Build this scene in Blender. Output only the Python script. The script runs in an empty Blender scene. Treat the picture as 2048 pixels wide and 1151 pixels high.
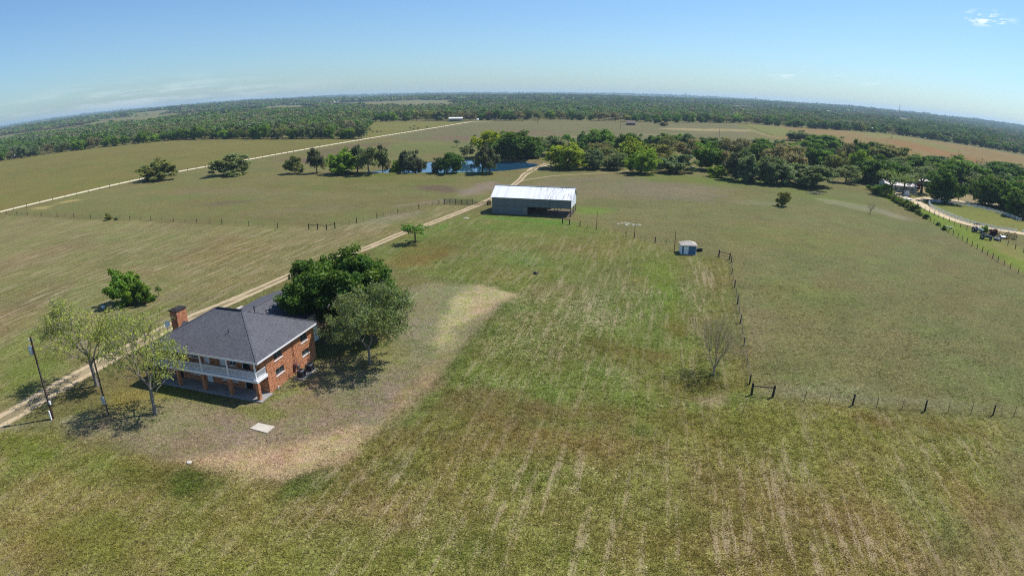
# Aerial view of a Texas ranch: brick house, barn, pastures, woods.  Blender 4.5 / Cycles.
import bpy, math, random
import numpy as np
from mathutils import Matrix, Vector

SC = bpy.context.scene
COL = SC.collection
PI = math.pi
RNG = np.random.default_rng(7)

# ------------------------------------------------------------------ survey of the place
# The drone hovers 36 m above flat ground, pitched 18.4 deg down, with a wide lens that has
# barrel distortion.  survey(x, y) turns a surveyed picture point into metres on the ground.
CAM_H = 36.0
PITCH = 0.320543372
LF, LA, LB = 1188.76561, 0.18813277, -0.105575576
CX, CY = 1024.0, 575.5

def _theta(r):
    t = r / LF
    for _ in range(25):
        t = t - (LF * (t + LA * t**3 + LB * t**5) - r) / (LF * (1 + 3 * LA * t**2 + 5 * LB * t**4))
    return t

def view_dir(x, y):
    u, v = x - CX, -(y - CY)
    r = max(math.hypot(u, v), 1e-6)
    th = _theta(r)
    s = math.sin(th) / r
    a, b, z = u * s, v * s, math.cos(th)
    return np.array([a, z * math.cos(PITCH) + b * math.sin(PITCH), -z * math.sin(PITCH) + b * math.cos(PITCH)])

def survey(x, y, z=0.0):
    d = view_dir(x, y)
    t = (z - CAM_H) / min(d[2], -1e-4)
    return float(d[0] * t), float(d[1] * t)

def height_at(base, topy, topx=None):
    g = survey(*base)
    R = math.hypot(*g)
    d = view_dir(base[0] if topx is None else topx, topy)
    return CAM_H + R * d[2] / math.hypot(d[0], d[1])

def metres_per_px(x, y):
    g = survey(x, y)
    return math.sqrt(g[0]**2 + g[1]**2 + CAM_H**2) / LF

def to_px(x, y, z):
    x = np.asarray(x, float); y = np.asarray(y, float); z = np.asarray(z, float) - CAM_H
    cz = y * math.cos(PITCH) - z * math.sin(PITCH)
    cy = y * math.sin(PITCH) + z * math.cos(PITCH)
    h = np.hypot(x, cy) + 1e-9
    th = np.arctan2(h, cz)
    r = LF * (th + LA * th**3 + LB * th**5)
    return CX + x / h * r, CY - cy / h * r

GRID_ANG = math.radians(-14.05)          # house, barn, fences and mowing rows share one orientation

# ------------------------------------------------------------------ colour
def lin1(c):
    c = c / 255.0
    return c / 12.92 if c <= 0.04045 else ((c + 0.055) / 1.055) ** 2.4
def lin(rgb, k=1.0):
    return tuple(lin1(c) * k for c in rgb)

# ------------------------------------------------------------------ value noise in numpy
_TAB = np.random.default_rng(3).random((256, 256))
def vnoise(x, y):
    xi = np.floor(x).astype(np.int64); yi = np.floor(y).astype(np.int64)
    fx = x - xi; fy = y - yi
    fx = fx * fx * (3 - 2 * fx); fy = fy * fy * (3 - 2 * fy)
    a = _TAB[xi & 255, yi & 255]; b = _TAB[(xi + 1) & 255, yi & 255]
    c = _TAB[xi & 255, (yi + 1) & 255]; d = _TAB[(xi + 1) & 255, (yi + 1) & 255]
    return (a * (1 - fx) + b * fx) * (1 - fy) + (c * (1 - fx) + d * fx) * fy
def fbm(x, y, scale, octaves=4, seed=0.0):
    s = 0.0; amp = 1.0; tot = 0.0
    x = np.asarray(x, float) / scale + seed * 17.13; y = np.asarray(y, float) / scale + seed * 9.71
    for _ in range(octaves):
        s = s + amp * vnoise(x, y); tot += amp
        amp *= 0.5; x = x * 2.03 + 5.1; y = y * 2.03 + 1.7
    return s / tot            # 0..1
def sstep(a, b, x):
    t = np.clip((x - a) / (b - a), 0, 1)
    return t * t * (3 - 2 * t)

# ------------------------------------------------------------------ object helpers
def tag(o, label=None, cat=None, group=None, kind=None):
    if label: o['label'] = label
    if cat: o['category'] = cat
    if group: o['group'] = group
    if kind: o['kind'] = kind
    return o

def empty(name, loc=(0, 0, 0), rz=0.0):
    o = bpy.data.objects.new(name, None)
    o.empty_display_size = 0.5
    COL.objects.link(o)
    o.location = loc; o.rotation_euler = (0, 0, rz)
    return o

def link_mesh(name, me, parent=None):
    o = bpy.data.objects.new(name, me)
    COL.objects.link(o)
    if parent: o.parent = parent
    return o

def np_mesh(name, V, F, mats=(), smooth=False, fmat=None):
    """V (n,3), F (m,k) with k constant."""
    V = np.asarray(V, np.float32); F = np.asarray(F, np.int32)
    me = bpy.data.meshes.new(name)
    m, k = F.shape
    me.vertices.add(len(V)); me.vertices.foreach_set('co', V.ravel())
    me.loops.add(m * k); me.loops.foreach_set('vertex_index', F.ravel())
    me.polygons.add(m)
    me.polygons.foreach_set('loop_start', np.arange(0, m * k, k, dtype=np.int32))
    if fmat is not None: me.polygons.foreach_set('material_index', np.asarray(fmat, np.int32))
    me.polygons.foreach_set('use_smooth', np.full(m, smooth, dtype=bool))
    for mt in mats: me.materials.append(mt)
    me.update(calc_edges=True)
    me.validate()
    return me

def set_attr(me, name, arr, domain='POINT', kind='FLOAT_COLOR'):
    a = me.attributes.new(name, kind, domain)
    arr = np.asarray(arr, np.float32)
    if kind == 'FLOAT_COLOR':
        if arr.shape[1] == 3: arr = np.concatenate([arr, np.ones((len(arr), 1), np.float32)], 1)
        a.data.foreach_set('color', arr.ravel())
    else:
        a.data.foreach_set('value', arr.ravel())

class MB:
    """Collects boxes, tubes, prisms; build() links them as ONE mesh object."""
    def __init__(s): s.v = []; s.f = []; s.m = []; s.mi = 0; s.sm = []
    def add(s, vs, fs, smooth=False):
        n = len(s.v); s.v += [tuple(p) for p in vs]
        for f in fs: s.f.append(tuple(i + n for i in f)); s.m.append(s.mi); s.sm.append(smooth)
        return s
    def box(s, x0, x1, y0, y1, z0, z1, M=None):
        vs = [(x, y, z) for z in (z0, z1) for y in (y0, y1) for x in (x0, x1)]
        if M is not None: vs = [M @ Vector(p) for p in vs]
        return s.add(vs, [(0, 2, 3, 1), (4, 5, 7, 6), (0, 1, 5, 4), (2, 6, 7, 3), (0, 4, 6, 2), (1, 3, 7, 5)])
    def beam(s, p, q, w, h=None, up=(0, 0, 1)):
        h = h or w; p = Vector(p); q = Vector(q); d = (q - p)
        L = d.length; d.normalize()
        u = Vector(up)
        if abs(d.dot(u)) > .98: u = Vector((1, 0, 0))
        a = d.cross(u).normalized(); b = a.cross(d)
        vs = [p + a * (sx * w / 2) + b * (sy * h / 2) + d * t for t in (0, L) for sy in (-1, 1) for sx in (-1, 1)]
        return s.add(vs, [(0, 2, 3, 1), (4, 5, 7, 6), (0, 1, 5, 4), (2, 6, 7, 3), (0, 4, 6, 2), (1, 3, 7, 5)])
    def tube(s, pts, radii, n=8, cap=True):
        pts = [Vector(p) for p in pts]
        if not hasattr(radii, '__len__'): radii = [radii] * len(pts)
        vs = []; prev = None
        for i, p in enumerate(pts):
            d = (pts[min(i + 1, len(pts) - 1)] - pts[max(i - 1, 0)])
            d = d.normalized() if d.length > 1e-9 else Vector((0, 0, 1))
            if prev is None:
                a = d.cross(Vector((0, 0, 1)) if abs(d.z) < .9 else Vector((1, 0, 0))).normalized()
            else:
                a = (prev - d * prev.dot(d)).normalized()
            prev = a; b = d.cross(a)
            for k in range(n):
                t = 2 * PI * k / n
                vs.append(p + (a * math.cos(t) + b * math.sin(t)) * radii[i])
        fs = []
        for i in range(len(pts) - 1):
            for k in range(n):
                k2 = (k + 1) % n
                fs.append((i * n + k, i * n + k2, (i + 1) * n + k2, (i + 1) * n + k))
        s.add(vs, fs, True)
        if cap:
            s.add([vs[k] for k in range(n)][::-1], [tuple(range(n))])
            s.add([vs[(len(pts) - 1) * n + k] for k in range(n)], [tuple(range(n))])
        return s
    def cyl(s, x, y, z0, z1, r0, r1=None, n=12):
        return s.tube([(x, y, z0), (x, y, z1)], [r0, r1 if r1 is not None else r0], n)
    def lathe(s, prof, n=16, cx=0, cy=0):
        vs = []
        for r, z in prof:
            for k in range(n):
                t = 2 * PI * k / n; vs.append((cx + r * math.cos(t), cy + r * math.sin(t), z))
        fs = []
        for i in range(len(prof) - 1):
            for k in range(n):
                k2 = (k + 1) % n; fs.append((i * n + k, i * n + k2, (i + 1) * n + k2, (i + 1) * n + k))
        s.add(vs, fs, True)
        s.add(vs[:n][::-1], [tuple(range(n))]); s.add(vs[-n:], [tuple(range(n))])
        return s
    def prism(s, poly, a, b, axis='y'):
        """poly in the two other axes, extruded from a to b along axis."""
        n = len(poly)
        def pt(p, t): return (p[0], t, p[1]) if axis == 'y' else ((t, p[0], p[1]) if axis == 'x' else (p[0], p[1], t))
        vs = [pt(p, a) for p in poly] + [pt(p, b) for p in poly]
        fs = [tuple(range(n))[::-1], tuple(range(n, 2 * n))] + [(i, (i + 1) % n, n + (i + 1) % n, n + i) for i in range(n)]
        return s.add(vs, fs)
    def mesh(s, name, mats):
        me = bpy.data.meshes.new(name)
        me.from_pydata([tuple(p) for p in s.v], [], s.f)
        for m in (mats if isinstance(mats, (list, tuple)) else [mats]): me.materials.append(m)
        me.polygons.foreach_set('material_index', np.array(s.m, np.int32))
        me.polygons.foreach_set('use_smooth', np.array(s.sm, bool))
        me.update()
        return me
    def build(s, name, mats, parent=None, recalc=True):
        me = s.mesh(name, mats)
        if recalc:
            import bmesh
            bm = bmesh.new(); bm.from_mesh(me)
            bmesh.ops.recalc_face_normals(bm, faces=bm.faces)
            bm.to_mesh(me); bm.free()
        return link_mesh(name, me, parent)

# ------------------------------------------------------------------ material helpers
class NT:
    def __init__(s, name):
        s.m = bpy.data.materials.new(name); s.m.use_nodes = True
        s.t = s.m.node_tree; s.n = s.t.nodes; s.n.clear()
        s.out = s.n.new('ShaderNodeOutputMaterial')
    def new(s, typ, **kw):
        nd = s.n.new(typ)
        for k, v in kw.items(): setattr(nd, k, v)
        return nd
    def link(s, a, b): s.t.links.new(a, b)
    def setv(s, sock, v):
        if hasattr(v, 'is_output') or hasattr(v, 'links'): s.link(v, sock)
        else:
            if hasattr(sock.default_value, '__len__') and not hasattr(v, '__len__'): v = (v,) * len(sock.default_value)
            if hasattr(sock.default_value, '__len__') and len(sock.default_value) == 4 and len(v) == 3: v = (*v, 1)
            sock.default_value = v
    def math(s, op, a, b=None, c=None, clamp=False):
        nd = s.new('ShaderNodeMath', operation=op, use_clamp=clamp)
        for i, v in enumerate((a, b, c)):
            if v is not None: s.setv(nd.inputs[i], v)
        return nd.outputs[0]
    def mix(s, f, a, b, blend='MIX'):
        nd = s.new('ShaderNodeMix', data_type='RGBA', blend_type=blend)
        s.setv(nd.inputs[0], f); s.setv(nd.inputs[6], a); s.setv(nd.inputs[7], b)
        return nd.outputs[2]
    def noise(s, vec, scale, detail=2.0, rough=.5, dist=0.0):
        nd = s.new('ShaderNodeTexNoise')
        if vec is not None: s.link(vec, nd.inputs['Vector'])
        nd.inputs['Scale'].default_value = scale; nd.inputs['Detail'].default_value = detail
        nd.inputs['Roughness'].default_value = rough; nd.inputs['Distortion'].default_value = dist
        return nd.outputs['Fac']
    def ramp(s, f, lo, hi, a=0.0, b=1.0):
        nd = s.new('ShaderNodeMapRange', interpolation_type='SMOOTHSTEP')
        s.setv(nd.inputs[0], f); s.setv(nd.inputs[1], lo); s.setv(nd.inputs[2], hi); s.setv(nd.inputs[3], a); s.setv(nd.inputs[4], b)
        return nd.outputs[0]
    def attr(s, name): return s.new('ShaderNodeAttribute', attribute_name=name)
    def pos(s): return s.new('ShaderNodeNewGeometry').outputs['Position']
    def obj(s): return s.new('ShaderNodeTexCoord').outputs['Object']
    def mapping(s, vec, rot=(0, 0, 0), scale=(1, 1, 1)):
        nd = s.new('ShaderNodeMapping'); s.link(vec, nd.inputs[0])
        nd.inputs['Rotation'].default_value = rot; nd.inputs['Scale'].default_value = scale
        return nd.outputs[0]
    def bump(s, h, strength=.4, dist=.05):
        nd = s.new('ShaderNodeBump'); nd.inputs['Strength'].default_value = strength; nd.inputs['Distance'].default_value = dist
        s.link(h, nd.inputs['Height']); return nd.outputs[0]
    def principled(s, base, rough=.8, metal=0.0, normal=None, spec=.3):
        nd = s.new('ShaderNodeBsdfPrincipled')
        s.setv(nd.inputs['Base Color'], base); s.setv(nd.inputs['Roughness'], rough); s.setv(nd.inputs['Metallic'], metal)
        nd.inputs['Specular IOR Level'].default_value = spec
        if normal is not None: s.link(normal, nd.inputs['Normal'])
        s.link(nd.outputs[0], s.out.inputs[0])
        return nd

def paint(name, rgb, rough=.6, metal=0.0, var=.15, scale=3.0, spec=.3, streak=None):
    """A weathered paint: base colour broken by two noises (and optional vertical streaks)."""
    t = NT(name); o = t.obj()
    n1 = t.noise(o, scale, 4, .6); n2 = t.noise(o, scale * 7, 2, .5)
    f = t.math('ADD', t.math('MULTIPLY', n1, 1.3), t.math('MULTIPLY', n2, .7))
    k = t.ramp(f, .6, 1.4, 1 - var, 1 + var)
    if streak:
        n3 = t.noise(t.mapping(o, scale=(streak, streak, .25)), 1.0, 3, .6)
        k = t.math('MULTIPLY', k, t.ramp(n3, .3, .7, 1 - var, 1 + var * .6))
    vm = t.new('ShaderNodeVectorMath', operation='SCALE'); vm.inputs[0].default_value = rgb[:3]; t.link(k, vm.inputs['Scale'])
    t.principled(vm.outputs[0], t.ramp(n1, .3, .7, rough - .08, min(1, rough + .1)), metal, t.bump(n2, .15, .01), spec)
    return t.m
# ------------------------------------------------------------------ terrain
POND = [survey(*p) for p in [(700, 345), (770, 337), (836, 323), (900, 318), (960, 318), (1005, 321), (1068, 323.5), (1080, 328), (1064, 336), (1010, 343), (960, 346.5), (868, 347), (780, 347.5)]]

def poly_dist(px, py, poly):
    """Signed distance (negative inside) of points to a polygon."""
    P = np.asarray(poly, float); n = len(P)
    d2 = np.full(px.shape, 1e18); inside = np.zeros(px.shape, bool)
    for i in range(n):
        a = P[i]; b = P[(i + 1) % n]; e = b - a
        wx = px - a[0]; wy = py - a[1]
        t = np.clip((wx * e[0] + wy * e[1]) / max(e @ e, 1e-9), 0, 1)
        d2 = np.minimum(d2, (wx - e[0] * t) ** 2 + (wy - e[1] * t) ** 2)
        c = (a[1] > py) != (b[1] > py)
        with np.errstate(divide='ignore', invalid='ignore'):
            xi = a[0] + (py - a[1]) / (b[1] - a[1] + 1e-12) * e[0]
        inside ^= c & (px < xi)
    d = np.sqrt(d2)
    return np.where(inside, -d, d)

def line_dist(px, py, line):
    P = np.asarray(line, float); d2 = np.full(px.shape, 1e18)
    for i in range(len(P) - 1):
        a = P[i]; e = P[i + 1] - a
        wx = px - a[0]; wy = py - a[1]
        t = np.clip((wx * e[0] + wy * e[1]) / max(e @ e, 1e-9), 0, 1)
        d2 = np.minimum(d2, (wx - e[0] * t) ** 2 + (wy - e[1] * t) ** 2)
    return np.sqrt(d2)

def ground_z(x, y):
    x = np.asarray(x, float); y = np.asarray(y, float)
    R = np.hypot(x, y)
    far = sstep(1300, 4200, R)
    h = far * (np.clip(fbm(x, y, 2600, 3, 2.0) - .36, 0, 1) * 70 - 4) + sstep(4000, 10500, R) * 9
    h = np.minimum(h, 31)
    near = R < 700
    if np.any(near):
        d = poly_dist(x, y, POND)
        h = h - np.where(near, 1.5 * sstep(1.5, -6, d), 0) + np.where(near, .9 * sstep(9, 3, d) * sstep(0, 3, d), 0)
    return h

# driveway, tracks and roads (centre lines on the ground)
def smooth_line(pts, step=1.5):
    P = [np.array(survey(*p)) for p in pts]
    P = [2 * P[0] - P[1]] + P + [2 * P[-1] - P[-2]]
    out = []
    for i in range(1, len(P) - 2):
        n = max(2, int(np.linalg.norm(P[i + 1] - P[i]) / step))
        for k in range(n):
            t = k / n; a, b, c, d = P[i - 1:i + 3]
            out.append(.5 * ((2 * b) + (c - a) * t + (2 * a - 5 * b + 4 * c - d) * t * t + (3 * b - a - 3 * c + d) * t**3))
    out.append(P[-2])
    return np.array(out)

DRIVE = smooth_line([(-60, 872), (-20, 852), (30, 826), (90, 789), (158, 750), (215, 719), (270, 690), (335, 655), (400, 628), (470, 599), (540, 568), (590, 546), (660, 520), (730, 497), (800, 468), (860, 447), (930, 420), (966, 405), (1000, 388), (1036, 363), (1052, 347), (1072, 338), (1096, 330)])
BRANCH = smooth_line([(1034, 366), (1050, 360), (1100, 352.5), (1150, 349), (1200, 346), (1240, 344), (1263, 339.5), (1262, 336)])
CALICHE = smooth_line([(-90, 447), (0, 423.5), (140, 390), (285, 357), (400, 335), (512, 316), (720, 279.5), (860, 257), (930, 245.5), (948, 243.2), (985, 242.4)], 3)
GRAVEL = smooth_line([(1738, 363), (1753, 369), (1773, 379), (1804, 392.5), (1832, 403), (1859, 418), (1894, 434), (1921, 443.5), (1945, 450), (1980, 457), (2019, 462.5), (2060, 469), (2110, 474)], 2)
YARD_LANE = smooth_line([(1831, 400), (1852, 396.5), (1878, 395), (1902, 399), (1941, 405), (1980, 408), (2019, 413), (2060, 421)], 2)
BACK_TRACK = smooth_line([(1040, 277), (1061, 275), (1100, 274), (1144, 273.5), (1200, 272), (1274, 269.7), (1349, 268), (1399, 266), (1436, 264.5)], 4)
SIDE_TRACK = smooth_line([(1495, 259), (1512, 264), (1536, 271.5), (1560, 276)], 3)

K_ALB = 0.72
NEARF = dict(fleck=0.0, row=0.0, tuft=.5)
# (shape, points, colour as seen, feather m, edge warp m, opacity, fleck, row, tuft)
def ell(cx, cy, rx, ry, rot=0, n=14):
    c, s = math.cos(math.radians(rot)), math.sin(math.radians(rot))
    return [(cx + rx * math.cos(t) * c - ry * math.sin(t) * s, cy + rx * math.cos(t) * s + ry * math.sin(t) * c) for t in [2 * PI * k / n for k in range(n)]]

HAZED = (132, 122, 78)
PATCH = [
    # ---- far and middle fields
    ([(-300, 520), (0, 424), (285, 357), (512, 316), (720, 280), (945, 243), (738, 244), (735, 277), (512, 279), (350, 281), (130, 305), (0, 322), (-300, 370)], (120, 112, 66), 2, 1, 1, 0, .0, .3),
    ([(735, 277), (738, 244), (940, 244), (720, 279)], (122, 116, 68), 4, 3, 1, 0, 0, .2),
    ([(945, 243), (1530, 250), (1480, 268), (1520, 290), (1000, 300), (760, 275)], (118, 110, 78), 8, 8, 1, .1, 0, .2),
    ([(1470, 246), (1536, 252), (1700, 262), (1850, 280), (2048, 312), (2300, 380), (2300, 420), (2048, 335), (1850, 320), (1600, 290), (1540, 273)], (137, 112, 72), 8, 6, 1, .1, .1, .2),
    ([(1470, 247), (1540, 252), (1600, 262), (1560, 275), (1500, 262)], (124, 122, 70), 8, 8, 1, 0, 0, .2),
    (ell(1800, 279, 130, 8, 12), (128, 122, 72), 8, 10, .8, .1, 0, .2),
    (ell(1870, 302, 110, 7, 13), (148, 104, 68), 8, 10, .7, .1, 0, .2),
    (ell(1380, 259, 60, 2.5, 2), (170, 150, 112), 5, 6, .7, .1, 0, .1),
    (ell(1460, 260, 45, 2.2, 2), (168, 146, 108), 5, 6, .7, .1, 0, .1),
    (ell(930, 277, 60, 5, 3), (124, 103, 86), 6, 8, .8, .1, 0, .2),
    (ell(1055, 265, 75, 5, 2), (124, 104, 84), 8, 12, .7, .1, 0, .2),
    (ell(870, 296, 110, 12, 0), (112, 116, 66), 8, 10, .7, 0, 0, .2),
    (ell(700, 300, 90, 9, -8), (116, 98, 76), 6, 10, .8, .1, 0, .2),
    (ell(560, 328, 90, 10, -6), (112, 92, 76), 6, 8, .85, .1, 0, .3),
    (ell(650, 322, 60, 9, -8), (112, 94, 80), 6, 8, .7, .1, 0, .3),
    (ell(390, 352, 70, 6, -8), (116, 104, 80), 5, 7, .6, .1, 0, .3),
    # ---- pasture between the left fence and the pond
    ([(20, 428), (285, 359), (512, 318), (660, 330), (985, 350), (1040, 362), (975, 404), (900, 406), (670, 453), (555, 453)], (120, 115, 72), 4, 3, .9, .12, 0, .3),
    (ell(520, 385, 170, 9, 1), (127, 117, 84), 5, 8, .6, .15, 0, .3),
    (ell(600, 420, 120, 7, -4), (124, 114, 86), 4, 6, .5, .2, 0, .3),
    (ell(440, 407, 55, 4, -4), (112, 96, 80), 3, 4, .7, .1, 0, .3),
    (ell(640, 375, 120, 7, 1), (105, 108, 58), 5, 8, .55, .1, 0, .3),
    (ell(780, 360, 150, 8, 1), (108, 112, 60), 5, 8, .55, .1, 0, .3),
    (ell(885, 378, 45, 8, 3), (104, 86, 74), 3, 4, .8, .3, 0, .4),
    (ell(955, 377, 48, 11, -14), (140, 125, 112), 3, 4, .85, .25, 0, .3),
    (ell(830, 408, 70, 4, -6), (136, 126, 106), 2, 3, .6, .2, 0, .3),
    ([(110, 409), (155, 401), (160, 398), (125, 403)], (180, 156, 106), 2, 1, .9, 0, 0, .1),
    ([(65, 415), (105, 411), (95, 417), (70, 420)], (176, 152, 106), 2, 1, .9, 0, 0, .1),
    ([(1000, 319), (1080, 321), (1086, 330), (1060, 326), (1000, 322)], (150, 128, 92), 2, 1, .9, 0, 0, .2),
    ([(700, 345), (985, 348), (1000, 352), (700, 352)], (104, 110, 56), 3, 2, .8, 0, 0, .4),
    # ---- hay field on the left
    ([(-400, 560), (20, 432), (555, 457), (670, 456), (900, 408), (960, 410), (860, 446), (730, 497), (590, 545), (440, 612), (270, 690), (0, 835), (-400, 1030)], (122, 117, 72), 2, 1, .95, .22, .34, .45),
    ([(0, 440), (300, 443), (555, 459), (640, 470), (420, 500), (200, 470), (0, 490)], (128, 124, 78), 5, 6, .6, .15, .2, .5),
    (ell(440, 500, 130, 17, -8), (116, 104, 58), 5, 7, .6, .2, .5, .6),
    (ell(330, 520, 110, 14, -20), (120, 108, 72), 5, 7, .5, .25, .45, .5),
    (ell(70, 520, 120, 16, -17), (120, 104, 74), 4, 6, .5, .2, .55, .5),
    (ell(80, 600, 100, 18, -22), (118, 100, 72), 4, 6, .5, .2, .55, .5),
    (ell(790, 435, 75, 10, -10), (140, 130, 112), 3, 5, .6, .55, 0, .5),
    (ell(640, 470, 90, 12, -12), (128, 122, 82), 4, 6, .5, .3, .2, .5),
    (ell(800, 450, 90, 9, -24), (106, 114, 56), 3, 4, .6, .1, 0, .5),
    (ell(345, 592, 42, 8, -12), (132, 116, 96), 2, 3, .8, .2, 0, .4),
    (ell(418, 597, 20, 5, -8), (128, 108, 92), 1.5, 2, .7, .2, 0, .4),
    (ell(260, 640, 60, 10, -20), (112, 118, 58), 3, 3, .7, .1, 0, .5),
    (ell(40, 745, 60, 28, -28), (98, 116, 44), 3, 3, .75, .05, 0, .6),
    (ell(20, 700, 70, 22, -28), (116, 122, 60), 3, 3, .6, .05, 0, .6),
    # ---- pasture on the right
    ([(1150, 355), (1400, 345), (1600, 372), (1740, 385), (2048, 552), (2400, 720), (2400, 880), (2048, 830), (1505, 792), (1480, 690), (1462, 520), (1350, 500), (1190, 460), (1150, 430), (1155, 380)], (114, 112, 69), 2, 1.5, .95, .40, 0, .36),
    (ell(1250, 378, 150, 26, 3), (122, 112, 84), 6, 9, .75, .25, 0, .4),
    (ell(1350, 385, 110, 16, 5), (120, 112, 88), 5, 8, .6, .2, 0, .4),
    (ell(1130, 368, 80, 12, -6), (124, 112, 88), 4, 6, .6, .2, 0, .3),
    (ell(1420, 360, 140, 7, 3), (104, 116, 54), 4, 6, .7, .05, 0, .4),
    (ell(1640, 395, 90, 8, 14), (112, 118, 62), 4, 5, .6, .1, 0, .4),
    (ell(1690, 410, 50, 5, 12), (150, 140, 118), 3, 3, .6, .3, 0, .3),
    (ell(1780, 428, 50, 5, 18), (146, 138, 122), 3, 3, .6, .3, 0, .3),
    (ell(1500, 405, 60, 4, 4), (138, 128, 102), 3, 5, .5, .2, 0, .3),
    (ell(1180, 420, 38, 9, 2), (104, 128, 52), 3, 3, .85, .05, 0, .5),
    (ell(1880, 480, 90, 10, 26), (124, 112, 82), 4, 5, .5, .2, 0, .4),
    (ell(1560, 480, 130, 26, 3), (110, 112, 58), 6, 9, .5, .2, 0, .5),
    (ell(1600, 590, 120, 35, 5), (112, 116, 58), 6, 9, .45, .3, 0, .6),
    (ell(1850, 700, 180, 50, 8), (124, 118, 74), 6, 9, .4, .4, 0, .6),
    (ell(1500, 640, 30, 70, -4), (126, 116, 86), 3, 5, .45, .35, 0, .5),
    (ell(1760, 795, 220, 9, 5), (134, 128, 96), 2, 3, .5, .5, 0, .5),
    # ---- the neighbour's strip, arena and yard
    ([(1735, 378), (1770, 380), (1860, 420), (1950, 462), (2100, 520), (2300, 600), (2300, 690), (2048, 548), (1890, 460)], (112, 128, 46), 1.5, 1, .95, .05, 0, .5),
    ([(1850, 400), (2048, 425), (2300, 460), (2300, 540), (2048, 468), (1950, 450), (1870, 420)], (120, 122, 62), 2, 1, .95, .05, 0, .4),
    ([(1745, 358), (1850, 372), (1940, 385), (2048, 400), (2048, 424), (1930, 402), (1840, 400), (1770, 380)], (158, 136, 106), 4, 4, .9, .1, 0, .2),
    (ell(1860, 393, 40, 5, 6), (120, 116, 66), 2, 3, .7, .05, 0, .3),
    (ell(2020, 500, 45, 9, 22), (140, 126, 84), 3, 3, .5, .1, 0, .3),
    # ---- centre field
    ([(740, 500), (860, 450), (940, 425), (985, 425), (1150, 440), (1250, 470), (1350, 500), (1460, 520), (1480, 690), (1500, 790), (1420, 860), (1000, 900), (750, 880), (870, 770), (1015, 598), (900, 565), (800, 545)], (107, 112, 57), 2, 2, .95, .28, .20, .7),
    (ell(900, 480, 75, 24, -14), (106, 102, 48), 4, 6, .6, .1, 0, .6),
    (ell(840, 516, 78, 16, -10), (118, 98, 56), 3, 5, .75, .1, 0, .4),
    (ell(900, 508, 40, 10, -8), (100, 84, 42), 3, 4, .6, .1, 0, .5),
    (ell(1060, 455, 130, 11, 2), (96, 116, 50), 3, 4, .7, .1, 0, .7),
    (ell(1060, 440, 100, 5, 4), (88, 124, 48), 2, 2, .8, .1, 0, .7),
    (ell(880, 455, 60, 8, -24), (88, 118, 44), 2, 2, .7, .05, 0, .6),
    (ell(1010, 510, 90, 22, 6), (100, 114, 60), 4, 6, .6, .3, .2, .7),
    (ell(1170, 500, 110, 16, 4), (112, 108, 60), 4, 6, .6, .2, .2, .6),
    (ell(1180, 575, 110, 22, -4), (126, 114, 80), 4, 7, .45, .5, .5, .6),
    (ell(1000, 545, 90, 12, -3), (118, 110, 62), 3, 5, .5, .3, .2, .6),
    (ell(1330, 560, 40, 50, -6), (104, 122, 44), 3, 4, .75, .15, .1, .8),
    (ell(1300, 520, 70, 14, 4), (104, 112, 50), 3, 4, .6, .2, .1, .7),
    (ell(1345, 640, 16, 60, 6), (116, 120, 34), 2, 3, .6, .1, .2, .7),
    (ell(1430, 560, 28, 45, -8), (112, 98, 48), 3, 4, .6, .15, .1, .6),
    (ell(1100, 660, 170, 60, 4), (103, 114, 60), 6, 9, .7, .75, .32, 1),
    (ell(1250, 620, 60, 50, -8), (110, 116, 66), 5, 7, .6, .8, .5, 1),
    (ell(1060, 770, 200, 20, 3), (104, 118, 58), 4, 6, .6, .7, .3, 1),
    (ell(1210, 690, 65, 18, 14), (92, 86, 40), 3, 4, .8, .1, 0, .5),
    (ell(1290, 705, 75, 22, 14), (104, 78, 40), 3, 4, .8, .1, 0, .4),
    (ell(1340, 690, 22, 55, 8), (112, 86, 44), 3, 4, .8, .15, 0, .4),
    (ell(1400, 590, 40, 70, 0), (118, 116, 70), 3, 4, .5, .6, .6, .8),
    (ell(1290, 800, 60, 18, 8), (96, 110, 48), 3, 4, .6, .4, .1, .9),
    (ell(1040, 810, 130, 16, 5), (112, 92, 62), 3, 5, .8, .3, .1, .5),
    (ell(930, 800, 70, 14, -8), (110, 90, 60), 3, 4, .6, .3, .1, .5),
    (ell(1150, 825, 110, 14, 5), (116, 94, 60), 3, 4, .7, .3, .1, .5),
    (ell(1420, 800, 22, 5, 2), (168, 142, 118), 1.5, 2, .8, .3, 0, .4),
    (ell(1390, 770, 60, 14, 0), (108, 88, 42), 3, 3, .7, .1, 0, .6),
    (ell(1480, 730, 26, 40, -8), (120, 100, 66), 3, 3, .6, .3, 0, .5),
    # ---- mown yard round the house
    ([(-30, 868), (40, 850), (110, 838), (150, 868), (250, 898), (360, 930), (460, 952), (560, 962), (640, 952), (700, 925), (750, 878), (800, 835), (868, 770), (905, 715), (955, 655), (1014, 600), (990, 576), (930, 566), (860, 562), (800, 572), (760, 690), (640, 720), (530, 800), (340, 790), (240, 815)], (139, 128, 99), 1.4, 1.4, .95, .36, 0, .3),
    (ell(430, 855, 100, 30, 6), (140, 129, 111), 3, 5, .75, .2, 0, .25),
    (ell(620, 830, 90, 28, -10), (130, 116, 88), 3, 5, .6, .3, 0, .3),
    (ell(700, 790, 100, 34, -14), (141, 130, 111), 3, 5, .65, .2, 0, .25),
    (ell(830, 660, 42, 60, 26), (143, 130, 111), 3, 4, .75, .2, 0, .25),
    (ell(840, 610, 40, 22, 0), (126, 118, 82), 3, 4, .6, .3, 0, .35),
    (ell(650, 800, 70, 18, -14), (112, 112, 60), 2, 3, .5, .1, 0, .4),
    (ell(600, 775, 30, 10, -12), (156, 128, 100), 1.5, 2, .7, .1, 0, .2),
    (ell(560, 790, 40, 8, -20), (102, 118, 46), 1, 1, .8, .05, 0, .5),
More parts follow.
